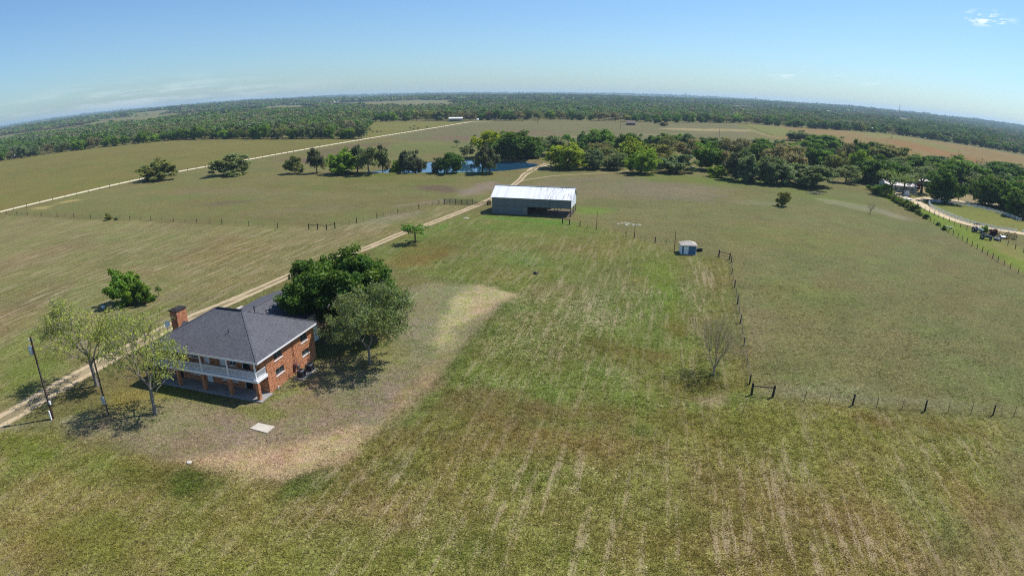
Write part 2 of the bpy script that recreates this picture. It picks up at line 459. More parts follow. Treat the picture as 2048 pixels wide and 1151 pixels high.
    (ell(440, 806, 130, 13, 12), (104, 116, 50), 1.2, 1.5, .8, .05, 0, .5),
    (ell(265, 800, 60, 26, 0), (134, 124, 66), 2, 2, .7, .05, 0, .4),
    (ell(740, 700, 90, 34, 0), (112, 114, 56), 3, 3, .6, .1, 0, .4),
    ([(376, 930), (440, 908), (520, 905), (600, 902), (680, 878), (748, 868), (752, 878), (700, 922), (640, 948), (560, 960), (470, 952), (420, 944)], (184, 160, 126), 1.8, 2.2, .92, .45, 0, .25),
    ([(868, 716), (900, 668), (958, 618), (1014, 594), (1006, 582), (960, 570), (905, 592), (890, 640), (872, 690), (862, 716)], (184, 160, 128), 1.6, 2.0, .92, .4, 0, .25),
    ([(868, 770), (905, 712), (900, 690), (868, 706), (840, 760), (800, 810), (790, 838)], (160, 138, 104), 1.0, 1.6, .7, .35, 0, .3),
    # ---- foreground
    ([(-500, 1100), (-60, 885), (60, 862), (250, 905), (380, 940), (560, 968), (660, 955), (752, 880), (900, 890), (1100, 880), (1300, 870), (1500, 800), (2048, 836), (2600, 900), (2600, 1800), (-500, 1800)], (122, 117, 66), 1.5, 1.5, .95, .38, .25, .8),
    (ell(250, 1040, 300, 90, 4), (130, 123, 76), 8, 9, .6, .35, .1, .8),
    (ell(150, 920, 150, 18, 8), (112, 116, 54), 2, 3, .7, .2, 0, .7),
    (ell(60, 900, 70, 16, 12), (98, 106, 42), 2, 3, .6, .1, 0, .7),
    (ell(330, 962, 110, 18, 6), (92, 98, 48), 2, 3, .7, .2, 0, .8),
    (ell(400, 958, 34, 13, 4), (70, 92, 36), 1.5, 2, .7, .05, 0, .9),
    (ell(612, 972, 50, 20, -8), (68, 92, 36), 1.5, 2, .8, .05, 0, .9),
    ([(752, 884), (866, 776), (905, 722), (1012, 606), (1022, 612), (930, 720), (890, 782), (790, 890)], (84, 98, 44), 1, 1.2, .6, .1, 0, .8),
    (ell(760, 960, 110, 40, -20), (112, 102, 62), 3, 5, .6, .35, .3, .8),
    (ell(840, 900, 70, 26, -30), (96, 110, 50), 3, 4, .6, .3, .2, .9),
    (ell(960, 885, 150, 22, 0), (116, 98, 60), 3, 4, .65, .25, .1, .6),
    (ell(1180, 880, 110, 22, 6), (118, 98, 60), 3, 4, .6, .25, .1, .6),
    (ell(760, 1040, 170, 60, -6), (126, 110, 74), 4, 6, .5, .45, .5, .8),
    (ell(1130, 1000, 150, 60, 4), (112, 110, 60), 5, 7, .5, .55, .4, .9),
    (ell(1010, 960, 90, 30, 0), (106, 112, 56), 4, 5, .5, .5, .4, .9),
    (ell(1400, 850, 100, 20, 10), (110, 92, 44), 2, 3, .65, .2, 0, .7),
    (ell(1620, 850, 160, 22, 6), (108, 108, 46), 2, 3, .65, .2, 0, .8),
    (ell(1840, 848, 120, 12, 5), (106, 84, 40), 2, 3, .7, .1, 0, .5),
    (ell(1700, 910, 260, 36, 6), (116, 116, 58), 3, 5, .55, .35, .2, .9),
    (ell(1500, 1010, 130, 70, -5), (120, 104, 66), 4, 6, .55, .28, .36, .6),
    (ell(1760, 1070, 180, 70, 16), (122, 104, 68), 4, 6, .55, .28, .36, .5),
    (ell(1960, 1080, 110, 80, 30), (120, 104, 62), 4, 6, .5, .28, .36, .6),
    (ell(1560, 1120, 200, 30, 0), (114, 104, 58), 3, 5, .5, .25, .5, .7),
    (ell(1330, 1090, 120, 50, 0), (112, 102, 58), 3, 5, .5, .4, .4, .8),
    (ell(560, 1110, 240, 36, 0), (124, 120, 62), 4, 6, .5, .3, .1, .8),
    (ell(170, 1135, 150, 30, 0), (120, 106, 66), 3, 5, .5, .3, .1, .7),
    (ell(165, 1070, 60, 24, 0), (116, 120, 48), 2, 3, .5, .1, .0, .8),
]

def paint_ground(x, y):
    """Colour of the ground and its fleck / mown-row / tuft strength at ground points."""
    R = np.hypot(x, y)
    n = len(x)
    base = np.array(lin((116, 110, 66), K_ALB))
    col = np.repeat(base[None], n, 0)
    far = np.array(lin((118, 114, 72), K_ALB))
    f = sstep(800, 1000, R)[:, None]
    col = col * (1 - f) + far * f
    aux = np.tile(np.array([.2, 0, .5]), (n, 1))
    wx = fbm(x, y, 7, 4, 1.0) - .5; wy = fbm(x, y, 26, 4, 4.0) - .5
    wz = fbm(x, y, 2.4, 3, 6.0) - .5
    for pts, rgb, fe, warp, op, fl, row, tu in PATCH:
        P = np.array([survey(*p) for p in pts])
        lo = P.min(0) - fe - 2 * warp; hi = P.max(0) + fe + 2 * warp
        idx = np.where((x > lo[0]) & (x < hi[0]) & (y > lo[1]) & (y < hi[1]))[0]
        if not len(idx): continue
        d = poly_dist(x[idx], y[idx], P) + (wx[idx] + wy[idx]) * 2.2 * warp + wz[idx] * min(3.2, 1.6 * warp + .8)
        m = sstep(fe, -fe, d) * (op if op > .9 or P[:, 1].mean() > 190 else op * .85)
        c = np.array(lin(rgb, K_ALB)) * np.array([1, 1, .84 if rgb[2] < .585 * rgb[0] else .96])
        col[idx] = col[idx] * (1 - m[:, None]) + c * m[:, None]
        aux[idx] = aux[idx] * (1 - m[:, None]) + np.array([fl, row, tu]) * m[:, None]
    # natural drift of colour: greener, browner, paler clouds of several sizes
    nearf = sstep(900, 500, R)[:, None]
    g = (fbm(x, y, 11, 4, 7.0) - .5)[:, None] * nearf; b = (fbm(x, y, 38, 3, 11.0) - .5)[:, None]; s = (fbm(x, y, 3.2, 3, 13.0) - .5)[:, None] * sstep(330, 120, R)[:, None]
    col = col * (1 + .16 * b + .18 * g + .30 * s)
    tint = (fbm(x, y, 17, 4, 21.0) - .5)[:, None] * nearf + .8 * (fbm(x, y, 5, 3, 23.0) - .5)[:, None] * sstep(330, 120, R)[:, None]
    col = col * (1 + tint * np.array([[-.24, .10, -.18]]))
    # bare mud round the pond, worn ground beside the driveway
    return np.clip(col * np.array([1.0, .985, .98]), .004, .9), np.clip(aux, 0, 1)

def make_ground():
    a_f = np.radians(64)
    fine = np.linspace(-a_f, a_f, 560)
    coarse = np.linspace(a_f, 2 * PI - a_f, 42)[1:-1]
    ang = np.concatenate([fine, coarse])
    r = [24.0]
    while r[-1] < 950: r.append(r[-1] * 1.0066)
    while r[-1] < 11400: r.append(r[-1] * 1.035)
    r = np.array(r)
    A, Rr = np.meshgrid(ang, r)
    x = (Rr * np.sin(A)).ravel(); y = (Rr * np.cos(A)).ravel()
    na, nr = len(ang), len(r)
    i = np.arange(nr - 1)[:, None] * na; k = np.arange(na)[None]; k2 = (k + 1) % na
    F = np.stack([i + k, i + k2, i + na + k2, i + na + k], -1).reshape(-1, 4)[:, ::-1]
    x = np.append(x, 0.0); y = np.append(y, 0.0)
    z = ground_z(x, y)
    col, aux = paint_ground(x, y)
    me = np_mesh('ground', np.stack([x, y, z], 1), F, (), True)
    # centre fan
    import bmesh
    set_attr(me, 'col', col); set_attr(me, 'aux', aux)
    bm = bmesh.new(); bm.from_mesh(me); bm.verts.ensure_lookup_table()
    c = bm.verts[len(x) - 1]
    for q in range(na):
        bm.faces.new((bm.verts[q], c, bm.verts[(q + 1) % na]))
    bmesh.ops.recalc_face_normals(bm, faces=list(bm.faces)[-na:])
    bm.to_mesh(me); bm.free()
    return me

def ground_material():
    t = NT('pasture_ground')
    p = t.pos()
    col = t.attr('col').outputs['Color']
    sep = t.new('ShaderNodeSeparateColor'); t.link(t.attr('aux').outputs['Color'], sep.inputs[0])
    fl, row, tu = sep.outputs
    n_big = t.noise(p, .55, 3, .6)          # clumps of about 2 m
    n_mid = t.noise(p, 2.5, 3, .62, .9)          # about 0.6 m
    n_fin = t.noise(p, 7.0, 2, .6)          # about 0.15 m
    pr = t.mapping(p, rot=(0, 0, -GRID_ANG))
    n_row = t.noise(t.mapping(pr, scale=(1.1, .085, 1)), 1.0, 4, .72, .5)
    n_row2 = t.noise(t.mapping(pr, scale=(.42, .02, 1)), 1.0, 2, .5)
    # contrast of the sward
    k = t.math('ADD', t.math('MULTIPLY', t.math('SUBTRACT', n_mid, .5), 3.0), t.math('MULTIPLY', t.math('SUBTRACT', n_fin, .5), 2.8))
    n_far = t.noise(t.mapping(p, scale=(1, 1.6, 1)), .14, 5, .68)
    k = t.math('ADD', k, t.math('ADD', t.math('MULTIPLY', t.math('SUBTRACT', n_far, .5), .45), t.math('MULTIPLY', t.math('SUBTRACT', n_big, .5), .4)))
    k = t.math('ADD', 1.0, t.math('MULTIPLY', k, t.math('ADD', .55, t.math('MULTIPLY', tu, .75))))
    k = t.math('MAXIMUM', k, .25)
    c = t.mix(1.0, col, k, 'MULTIPLY')
    # greener clumps
    gm = t.math('MULTIPLY', t.ramp(t.math('ADD', t.math('MULTIPLY', n_mid, .6), t.math('MULTIPLY', n_big, .5)), .50, .68), t.math('MULTIPLY', tu, .45))
    c = t.mix(gm, c, t.mix(1.0, c, (.80, 1.03, .55, 1), 'MULTIPLY'))
    # thin green growth coming through worn ground
    thin = t.math('MULTIPLY', t.ramp(t.math('ADD', t.math('MULTIPLY', n_big, .7), t.math('MULTIPLY', n_mid, .35)), .50, .62), t.ramp(tu, .45, .2, 0, .9))
    c = t.mix(thin, c, t.mix(1.0, c, (.66, .84, .46, 1), 'MULTIPLY'))
    # pale dead-grass flecks
    thr = t.math('SUBTRACT', .69, t.math('MULTIPLY', fl, .25))
    fm = t.math('ADD', t.math('MULTIPLY', n_mid, .55), t.math('MULTIPLY', n_fin, .45))
    fk = t.math('MULTIPLY', t.ramp(fm, thr, t.math('ADD', thr, .06)), .9)
    c = t.mix(fk, c, lin((196, 176, 142), .74))
    # mowing rows: straw lines and darker lines along the grid direction
    rk = t.math('MULTIPLY', t.ramp(t.math('ADD', t.math('MULTIPLY', n_row, .7), t.math('MULTIPLY', n_fin, .35)), .53, .61), t.math('MINIMUM', t.math('MULTIPLY', row, 1.35), 1.0))
    c = t.mix(t.math('MULTIPLY', rk, .88), c, lin((200, 176, 146), .72))
    rd = t.math('MULTIPLY', t.ramp(n_row2, .42, .66), row)
    c = t.mix(t.math('MULTIPLY', rd, .25), c, t.mix(1.0, c, (.86, .76, .66, 1), 'MULTIPLY'))
    h = t.math('ADD', t.math('MULTIPLY', n_mid, 1.0), t.math('MULTIPLY', n_fin, .6))
    t.principled(c, .95, 0, t.bump(h, .8, .25), .12)
    return t.m

GROUND_MAT = ground_material()
ground = link_mesh('ground', make_ground())
ground.data.materials.append(GROUND_MAT)
tag(ground, 'patchy spring pasture, olive green with straw coloured and bare brown patches', 'ground', kind='structure')

# ------------------------------------------------------------------ roads: worn sheets lying on the sward
def road_material(name, rgb, mode, edge=.78, soft=.35):
    """mode 'ruts': two bare wheel tracks with a grassy middle; 'full': one bare bed."""
    t = NT(name); p = t.pos()
    uv = t.attr('across').outputs['Fac']
    a = t.math('ABSOLUTE', uv)
    n1 = t.noise(p, .9, 4, .65); n2 = t.noise(p, 5, 3, .6); n3 = t.noise(p, .18, 3, .5)
    nn = t.math('ADD', t.math('MULTIPLY', t.math('SUBTRACT', n1, .5), .55), t.math('MULTIPLY', t.math('SUBTRACT', n2, .5), .35))
    aw = t.math('ADD', a, nn)
    bed = t.ramp(aw, edge, edge - soft)
    if mode == 'ruts':
        mid = t.ramp(t.math('ADD', a, t.math('MULTIPLY', nn, .7)), .18, .42)
        mid = t.math('MAXIMUM', mid, t.math('MULTIPLY', t.ramp(n3, .56, .40), .7))
        mid = t.math('MAXIMUM', mid, .38)
        bed = t.math('MULTIPLY', bed, mid)
    k = t.math('ADD', .72, t.math('ADD', t.math('MULTIPLY', n1, .35), t.math('MULTIPLY', n2, .25)))
    c = t.mix(1.0, (*rgb, 1), k, 'MULTIPLY')
    c = t.mix(t.math('MULTIPLY', t.ramp(n1, .55, .75), .35), c, (rgb[0] * .62, rgb[1] * .55, rgb[2] * .45, 1))
    bs = t.new('ShaderNodeBsdfPrincipled'); t.link(c, bs.inputs['Base Color']); bs.inputs['Roughness'].default_value = .95
    bs.inputs['Specular IOR Level'].default_value = .1
    t.link(t.bump(t.math('ADD', n1, n2), .4, .06), bs.inputs['Normal'])
    tr = t.new('ShaderNodeBsdfTransparent'); mx = t.new('ShaderNodeMixShader')
    t.link(bed, mx.inputs[0]); t.link(tr.outputs[0], mx.inputs[1]); t.link(bs.outputs[0], mx.inputs[2])
    t.link(mx.outputs[0], t.out.inputs[0])
    return t.m

def ribbon(name, line, width, mat, z=.012, label=None):
    L = np.asarray(line); n = len(L)
    T = np.gradient(L, axis=0); T /= np.linalg.norm(T, axis=1)[:, None] + 1e-9
    N = np.stack([T[:, 1], -T[:, 0]], 1)
    k = 7; cols = np.linspace(-1, 1, k)
    w = width if hasattr(width, '__len__') else np.full(n, width)
    V = []
    for c in cols:
        q = L + N * (w[:, None] * .5 * c)
        V.append(np.concatenate([q, (ground_z(q[:, 0], q[:, 1]) + z)[:, None]], 1))
    V = np.stack(V, 1).reshape(-1, 3)
    i = np.arange(n - 1)[:, None] * k; j = np.arange(k - 1)[None]
    F = np.stack([i + j, i + j + 1, i + k + j + 1, i + k + j], -1).reshape(-1, 4)
    me = np_mesh(name, V, F, (mat,), True)
    set_attr(me, 'across', np.tile(cols, n), kind='FLOAT')
    import bmesh
    bm = bmesh.new(); bm.from_mesh(me)
    if bm.faces:
        bm.faces.ensure_lookup_table(); bm.normal_update()
        if bm.faces[0].normal.z < 0: bmesh.ops.reverse_faces(bm, faces=bm.faces)
    bm.to_mesh(me); bm.free()
    o = link_mesh(name, me)
    tag(o, label, name.replace('_', ' '), kind='structure')
    return o

M_RUT = road_material('sandy_two_track', lin((206, 184, 148), .66), 'ruts', .92, .3)
M_CAL = road_material('caliche', lin((228, 214, 180), .74), 'full', .95, .18)
M_GRAV = road_material('gravel', lin((216, 194, 158), .70), 'full', .95, .3)
M_TRACK = road_material('faint_track', lin((176, 156, 122), .66), 'full', .72, .7)
_w = np.interp(np.arange(len(DRIVE)), [0, len(DRIVE) * .12, len(DRIVE) * .22, len(DRIVE) * .8, len(DRIVE)], [5.5, 4.8, 3.3, 3.4, 6.0])
ribbon('driveway', DRIVE, _w, M_RUT, .014, 'sandy two track driveway running past the brick house to the barn')
ribbon('dirt_track', BRANCH, 4.2, M_TRACK, .010, 'dirt track curving from behind the barn toward the woods')
ribbon('ranch_road', CALICHE, 5.0, M_CAL, .012, 'white caliche road cutting straight across the left fields')
ribbon('gravel_road', GRAVEL, 6.5, M_GRAV, .014, 'tan gravel road beside the white railed arena')
ribbon('farm_lane', YARD_LANE, 6.0, M_GRAV, .010, 'sandy lane along the back of the white railed arena')
ribbon('pasture_track', BACK_TRACK, 5.0, M_TRACK, .010, 'faint pale track across the back pasture')
ribbon('field_track', SIDE_TRACK, 6.0, M_TRACK, .010, 'pale bare track at the corner of the reddish field')

# ------------------------------------------------------------------ pond water
def water():
    t = NT('pond_water'); p = t.pos()
    n = t.noise(p, 1.2, 3, .6); n2 = t.noise(p, .05, 2, .5)
    c = t.mix(n2, (.010, .045, .085, 1), (.014, .06, .11, 1))
    b = t.principled(c, .035, 0, t.bump(n, .02, .05), .5)
    b.inputs['IOR'].default_value = 1.33
    me = bpy.data.meshes.new('pond_water')
    P = np.array(POND); c0 = P.mean(0); P = c0 + (P - c0) * 1.04
    me.from_pydata([(q[0], q[1], -.35) for q in P], [], [tuple(range(len(P)))])
    me.materials.append(t.m)
    o = link_mesh('pond_water', me)
    if o.data.polygons[0].normal.z < 0: o.data.flip_normals()
    tag(o, 'blue stock pond behind the row of trees', 'pond', kind='structure')
water()
# ------------------------------------------------------------------ foliage and bark
def leaf_material():
    t = NT('foliage')
    oi = t.new('ShaderNodeObjectInfo')
    sep = t.new('ShaderNodeSeparateColor'); t.link(t.attr('leaf').outputs['Color'], sep.inputs[0])
    f1, f2 = sep.outputs[0], sep.outputs[1]
    k = t.math('ADD', .55, t.math('MULTIPLY', f1, .95))
    c = t.mix(1.0, oi.outputs['Color'], k, 'MULTIPLY')
    warm = t.mix(1.0, c, (1.35, 1.10, .80, 1), 'MULTIPLY'); cool = t.mix(1.0, c, (.85, .98, 1.0, 1), 'MULTIPLY')
    c = t.mix(f2, cool, warm)
    d = t.new('ShaderNodeBsdfDiffuse'); t.link(c, d.inputs[0])
    tr = t.new('ShaderNodeBsdfTranslucent'); t.link(t.mix(1.0, c, (1.2, 1.25, .7, 1), 'MULTIPLY'), tr.inputs[0])
    g = t.new('ShaderNodeBsdfGlossy'); g.inputs['Roughness'].default_value = .45; g.inputs[0].default_value = (.6, .65, .6, 1)
    m = t.new('ShaderNodeMixShader'); m.inputs[0].default_value = .40; t.link(d.outputs[0], m.inputs[1]); t.link(tr.outputs[0], m.inputs[2])
    m2 = t.new('ShaderNodeMixShader'); m2.inputs[0].default_value = .012; t.link(m.outputs[0], m2.inputs[1]); t.link(g.outputs[0], m2.inputs[2])
    t.link(m2.outputs[0], t.out.inputs[0])
    return t.m

def bark_material(name, rgb):
    t = NT(name); o = t.obj()
    n = t.noise(t.mapping(o, scale=(9, 9, 2.5)), 1.0, 3, .6)
    n2 = t.noise(o, 2, 2, .5)
    k = t.math('ADD', .55, t.math('ADD', t.math('MULTIPLY', n, .5), t.math('MULTIPLY', n2, .4)))
    c = t.mix(1.0, (*rgb, 1), k, 'MULTIPLY')
    t.principled(c, .9, 0, t.bump(n, .5, .03), .1)
    return t.m

LEAF = leaf_material()
BARK_DARK = bark_material('dark_bark', (.075, .06, .048))
BARK_PALE = bark_material('pale_bark', (.36, .28, .19))
BARK_GREY = bark_material('grey_bark', (.20, .18, .155))

# ------------------------------------------------------------------ skeleton: grow a limb to each point of a cloud of shoots
def grow(rng, targets, trunk, r_tip, up=.25, step=None, wander=.08, dw=.38):
    """trunk: list of points.  Returns nodes, parent, radius."""
    nodes = [np.array(p, float) for p in trunk]; par = [-1] + list(range(len(trunk) - 1))
    dist = [0.0]
    for i in range(1, len(nodes)): dist.append(dist[-1] + np.linalg.norm(nodes[i] - nodes[i - 1]))
    top = nodes[-1]
    order = np.argsort([np.linalg.norm(t - top) for t in targets])
    first = max(0, len(trunk) - 1 - max(1, len(trunk) // 3))
    arr = np.array(nodes); 
    tips = []
    for oi in order:
        t = targets[oi]
        A = np.array(nodes)
        d = np.linalg.norm(A - t, axis=1)
        cost = d + dw * np.array(dist) + np.where(A[:, 2] > t[2] + .1 * d, .35 * d, 0)
        cost[:first] = 1e9
        j = int(np.argmin(cost)); L = d[j]
        m = max(1, int(L / step) if step else 2)
        prev = j; a = nodes[j]
        for s in range(1, m + 1):
            f = s / m
            p = a + (t - a) * f
            p = p + np.array([0, 0, 1]) * up * L * (.25 - (f - .5) ** 2) * .5
            if s < m: p = p + rng.normal(0, wander * L / m, 3)
            nodes.append(p); par.append(prev); dist.append(dist[prev] + np.linalg.norm(p - nodes[prev])); prev = len(nodes) - 1
        tips.append(prev)
    n = len(nodes); area = np.zeros(n)
    kids = [0] * n
    for i in range(n):
        if par[i] >= 0: kids[par[i]] += 1
    for i in range(n - 1, -1, -1):
        if kids[i] == 0: area[i] = r_tip ** 2.2
        if par[i] >= 0: area[par[i]] += area[i]
    # parents always precede children, so one backwards pass is enough
    rad = area ** (1 / 2.2)
    return np.array(nodes), par, rad, tips

def limbs_mesh(mb, nodes, par, rad, sides=5, rmin=0.0, flare=True):
    n = len(nodes); kids = [[] for _ in range(n)]
    for i in range(n):
        if par[i] >= 0: kids[par[i]].append(i)
    def chain(start, parent):
        pts = [] if parent < 0 else [nodes[parent]]
        rr = [] if parent < 0 else [min(rad[parent], rad[start] * 1.15)]
        i = start
        while True:
            pts.append(nodes[i]); rr.append(rad[i])
            ks = kids[i]
            if not ks: break
            ks = sorted(ks, key=lambda k: -rad[k])
            for k in ks[1:]:
                if rad[k] > rmin: stack.append((k, i))
            if rad[ks[0]] <= rmin: break
            i = ks[0]
        if len(pts) > 1:
            if parent < 0 and flare: rr[0] *= 1.45
            s = sides if max(rr) > .03 else 3
            mb.tube([tuple(p) for p in pts], rr, s, cap=False)
    stack = [(0, -1)]
    while stack:
        a, b = stack.pop(); chain(a, b)

def leaf_cloud(rng, centres, per, spread, size, tintmap=None, out_c=None, flat=.75):
    """Diamond leaf sprays round each centre.  Returns V, F, leaf attribute."""
    C = np.repeat(np.asarray(centres, float), per, 0); n = len(C)
    off = rng.normal(0, 1, (n, 3)); off /= np.linalg.norm(off, axis=1)[:, None] + 1e-9
    off *= (rng.random(n) ** .5)[:, None] * spread
    off[:, 2] *= flat
    P = C + off
    nrm = rng.normal(0, 1, (n, 3)); nrm /= np.linalg.norm(nrm, axis=1)[:, None]
    o = off / (np.linalg.norm(off, axis=1)[:, None] + 1e-9)
    if out_c is not None:
        q = P - out_c; q /= np.linalg.norm(q, axis=1)[:, None] + 1e-9; o = o * .5 + q * .7
    nrm = nrm * .85 + o * .40 + np.array([0, 0, .50]); nrm /= np.linalg.norm(nrm, axis=1)[:, None]
    h = rng.normal(0, 1, (n, 3)); u = np.cross(nrm, h); u /= np.linalg.norm(u, axis=1)[:, None] + 1e-9
    v = np.cross(nrm, u)
    s = size * (.6 + .8 * rng.random(n))[:, None]
    V = np.stack([P + u * s * .5, P + v * s * .36, P - u * s * .5, P - v * s * .36], 1).reshape(-1, 3)
    F = np.arange(4 * n).reshape(n, 4)
    cl = np.repeat(rng.random(len(centres)), per)
    cw = np.repeat(rng.random(len(centres)), per)
    a = np.clip(.5 * cl + .5 * rng.random(n), 0, 1); w = np.clip(.6 * cw + .4 * rng.random(n), 0, 1)
    att = np.repeat(np.stack([a, w, np.zeros(n)], 1), 4, 0)
    return V, F, att

def crown_points(rng, n, cz, rx, rz, lobes=14, lobe_r=.34, skirt=-.55, ry=None):
    """Shoot ends gathered into lobes on an ellipsoid: an uneven outline with gaps."""
    ry = ry or rx
    L = []
    while len(L) < lobes:
        d = rng.normal(0, 1, 3); d /= np.linalg.norm(d)
        if d[2] < skirt: continue
        L.append(d * (.62 + .22 * rng.random()))
    L = np.array(L)
    k = rng.integers(0, lobes, n)
    lr = lobe_r * (.75 + .6 * rng.random(lobes))
    d = rng.normal(0, 1, (n, 3)); d /= np.linalg.norm(d, axis=1)[:, None]
    p = L[k] + d * (rng.random(n) ** .45 * lr[k])[:, None]
    fill = rng.random(n) < .2
    q = rng.normal(0, 1, (n, 3)); q /= np.linalg.norm(q, axis=1)[:, None]; q *= (rng.random(n) ** .4 * .6)[:, None]
    p[fill] = q[fill]
    p[:, 2] = np.maximum(p[:, 2], skirt - .12 * rng.random(n))
    return p * np.array([rx, ry, rz]) + np.array([0, 0, cz])

def crown_mesh(name, V, F, att):
    me = np_mesh(name, V, F, (LEAF,)); set_attr(me, 'leaf', att)
    return me

def normalise(V, P=None):
    """scale factors that bring a crown to width 1, top 1."""
    w = max(np.percentile(V[:, 0], 99.3) - np.percentile(V[:, 0], .7), np.percentile(V[:, 1], 99.3) - np.percentile(V[:, 1], .7))
    return 1 / w, 1 / np.percentile(V[:, 2], 99.7)

def proto(kind, seed, n_leaf=2600, tips=90, size=.045, sides=5):
    """Unit tree (width 1, height 1) -> (trunk mesh, crown mesh)."""
    rng = np.random.default_rng(seed)
    bark = BARK_DARK; r_tip = .0035; spread = .10; lobes = 26; flat = .95
    tr_h = .26; cz, rx, rz = .58, .5, .42; skirt = -.6; lr = .42
    if kind == 'oak': cz, rx, rz, skirt, tr_h = .51, .5, .49, -.93, .10
    if kind == 'shrub': cz, rx, rz, skirt, tr_h, lobes = .46, .5, .5, -.85, .08, 12
    if kind == 'cedar': cz, rx, rz, skirt, tr_h, lobes, lr = .55, .5, .45, -.9, .3, 18, .3
    if kind == 'loose': bark = BARK_GREY; cz, rx, rz, spread, lobes, lr, skirt = .57, .5, .43, .10, 13, .32, -.8
    if kind == 'bare': bark = BARK_GREY; cz, rx, rz, spread, lobes = .62, .5, .38, .12, 10
    if kind == 'umbrella': r_tip = .0065; cz, rx, rz, skirt, tr_h, lobes = .72, .5, .27, -.5, .42, 10
    pts = crown_points(rng, tips, cz, rx, rz, lobes, lr, skirt)
    if kind == 'cedar':
        t = np.clip((pts[:, 2] - .12) / .88, 0, 1); pts[:, :2] *= (1.15 - .8 * t)[:, None]
        pts[:, 0] += .10 * np.sin(pts[:, 2] * 4 + seed)
    tw = rng.normal(0, .02, 2)
    trunk = [(0, 0, 0), (tw[0] * .4, tw[1] * .4, tr_h * .5), (tw[0], tw[1], tr_h)]
    nd, par, rad, tp = grow(rng, list(pts), trunk, r_tip, up=.2, step=.16)
    mb = MB(); limbs_mesh(mb, nd, par, rad, sides, rmin=.0042 if kind not in ('bare', 'loose') else .0)
    lc = nd[tp]
    if kind == 'bare': n_leaf = n_leaf // 9
    V, F, att = leaf_cloud(rng, lc, max(1, n_leaf // len(lc)), spread, size, out_c=np.array([0, 0, cz * .75]), flat=flat)
    sx, sz = normalise(V)
    V = V * np.array([sx, sx, sz])
    mb.v = [(p[0] * sx, p[1] * sx, p[2] * sz) for p in mb.v]
    return mb.mesh('trunk', bark), crown_mesh('crown', V, F, att)

PROTO = {}
for kind, nvar, nl, ntip, sz in (('oak', 6, 9500, 190, .056), ('shrub', 4, 6500, 110, .062), ('cedar', 4, 6000, 130, .050),
                                 ('loose', 4, 4600, 140, .050), ('bare', 2, 2200, 110, .040), ('umbrella', 1, 1900, 60, .055)):
    PROTO[kind] = [proto(kind, 100 + 17 * i + len(kind), nl, ntip, sz) for i in range(nvar)]

# leaf colours (albedo)
TINT = dict(dark=(.078, .142, .026), green=(.112, .208, .034), bright=(.180, .290, .036), lime=(.250, .310, .032), grey=(.155, .205, .100),
            olive=(.195, .212, .070), brown=(.205, .190, .110), cedar=(.104, .122, .072), pecan=(.300, .360, .085), pale=(.155, .205, .078))
GROVE = 'trees of the grove behind the barn'
YARD = 'trees round the neighbour farmyard'
_tree_no = [0]
def tree(name, label, base, topy, wpx, kind, tint, group=None, cat='tree', h=None, w=None, rz=None, parts=True, at=None):
    g = at if at is not None else survey(*base)
    if h is None: h = max(.6, height_at(base, topy))
    if w is None: w = wpx * metres_per_px(*base)
    _tree_no[0] += 1; k = _tree_no[0]
    pr = PROTO[kind][k % len(PROTO[kind])]
    rng = random.Random(k * 31 + 5)
    z = float(ground_z(np.array([g[0]]), np.array([g[1]]))[0])
    r = empty(name, (g[0], g[1], z - .03), rng.uniform(0, 2 * PI) if rz is None else rz)
    if group and (group.startswith(GROVE) or group.startswith(YARD)): w *= 1.16
    r.scale = (w, w, h)
    tr = link_mesh('trunk', pr[0], r); cr = link_mesh('crown', pr[1], r)
    c = TINT[tint]; j = rng.uniform(.84, 1.16); jw = rng.uniform(-.07, .07)
    cr.color = (c[0] * j * (1 + jw), c[1] * j, c[2] * j * (1 - jw), 1)
    tag(r, label, cat, group)
    return r

# ------------------------------------------------------------------ the large trees round the house
def big_tree(name, label, base, topy, wpx, seed, tips, n_leaf, leaf, spread, tint, bark, shape, r_tip=.012, trunk_h=.25, cat='tree', lobes=16, lr=.33, rmin=0.0, h=None, group=None, lean=(0, 0), at=None, twigs=0, dw=.38):
    rng = np.random.default_rng(seed)
    g = at or survey(*base)
    h = h or height_at(base, topy); w = wpx * metres_per_px(*base)
    czf, rzf, skirt = shape
    pts = crown_points(rng, tips, h * czf, w / 2 * 1.0, h * rzf, lobes, lr, skirt)
    th = h * trunk_h
    pts[:, 0] += lean[0]; pts[:, 1] += lean[1]
    trunk = [(0, 0, 0), (lean[0] * .06, lean[1] * .06, th * .35), (lean[0] * .15, lean[1] * .15, th * .7), (lean[0] * .25 + .05, lean[1] * .25, th)]
    nd, par, rad, tp = grow(rng, list(pts), trunk, r_tip, up=.22, step=w * .055, wander=.12, dw=dw)
    mb = MB(); limbs_mesh(mb, nd, par, rad, 7, rmin=rmin)
    tips_c = nd[tp]
    if twigs:                                            # fine twigs at the shoot ends
        for c in tips_c:
            out = c - np.array([lean[0] * .3, lean[1] * .3, h * czf * .55]); out /= np.linalg.norm(out) + 1e-9
            for _ in range(twigs):
                d = out + rng.normal(0, .55, 3); d /= np.linalg.norm(d)
                L = spread * (.7 + .9 * rng.random())
                mb.tube([tuple(c), tuple(c + d * L * .5 + rng.normal(0, .04, 3)), tuple(c + d * L)], [r_tip * .7, r_tip * .5, r_tip * .25], 3, cap=False)
    r = empty(name, (g[0], g[1], -.03))
    mb.build('trunk', bark, r, recalc=False)
    V, F, att = leaf_cloud(rng, tips_c, max(1, n_leaf // len(tips_c)), spread, leaf, out_c=np.array([lean[0], lean[1], h * czf * .7]))
    cr = link_mesh('crown', crown_mesh('crown', V, F, att), r)
    cr.color = (*[v * (1.05 if tint == 'dark' else 1) for v in TINT[tint]], 1)
    tag(r, label, cat, group)
    return r

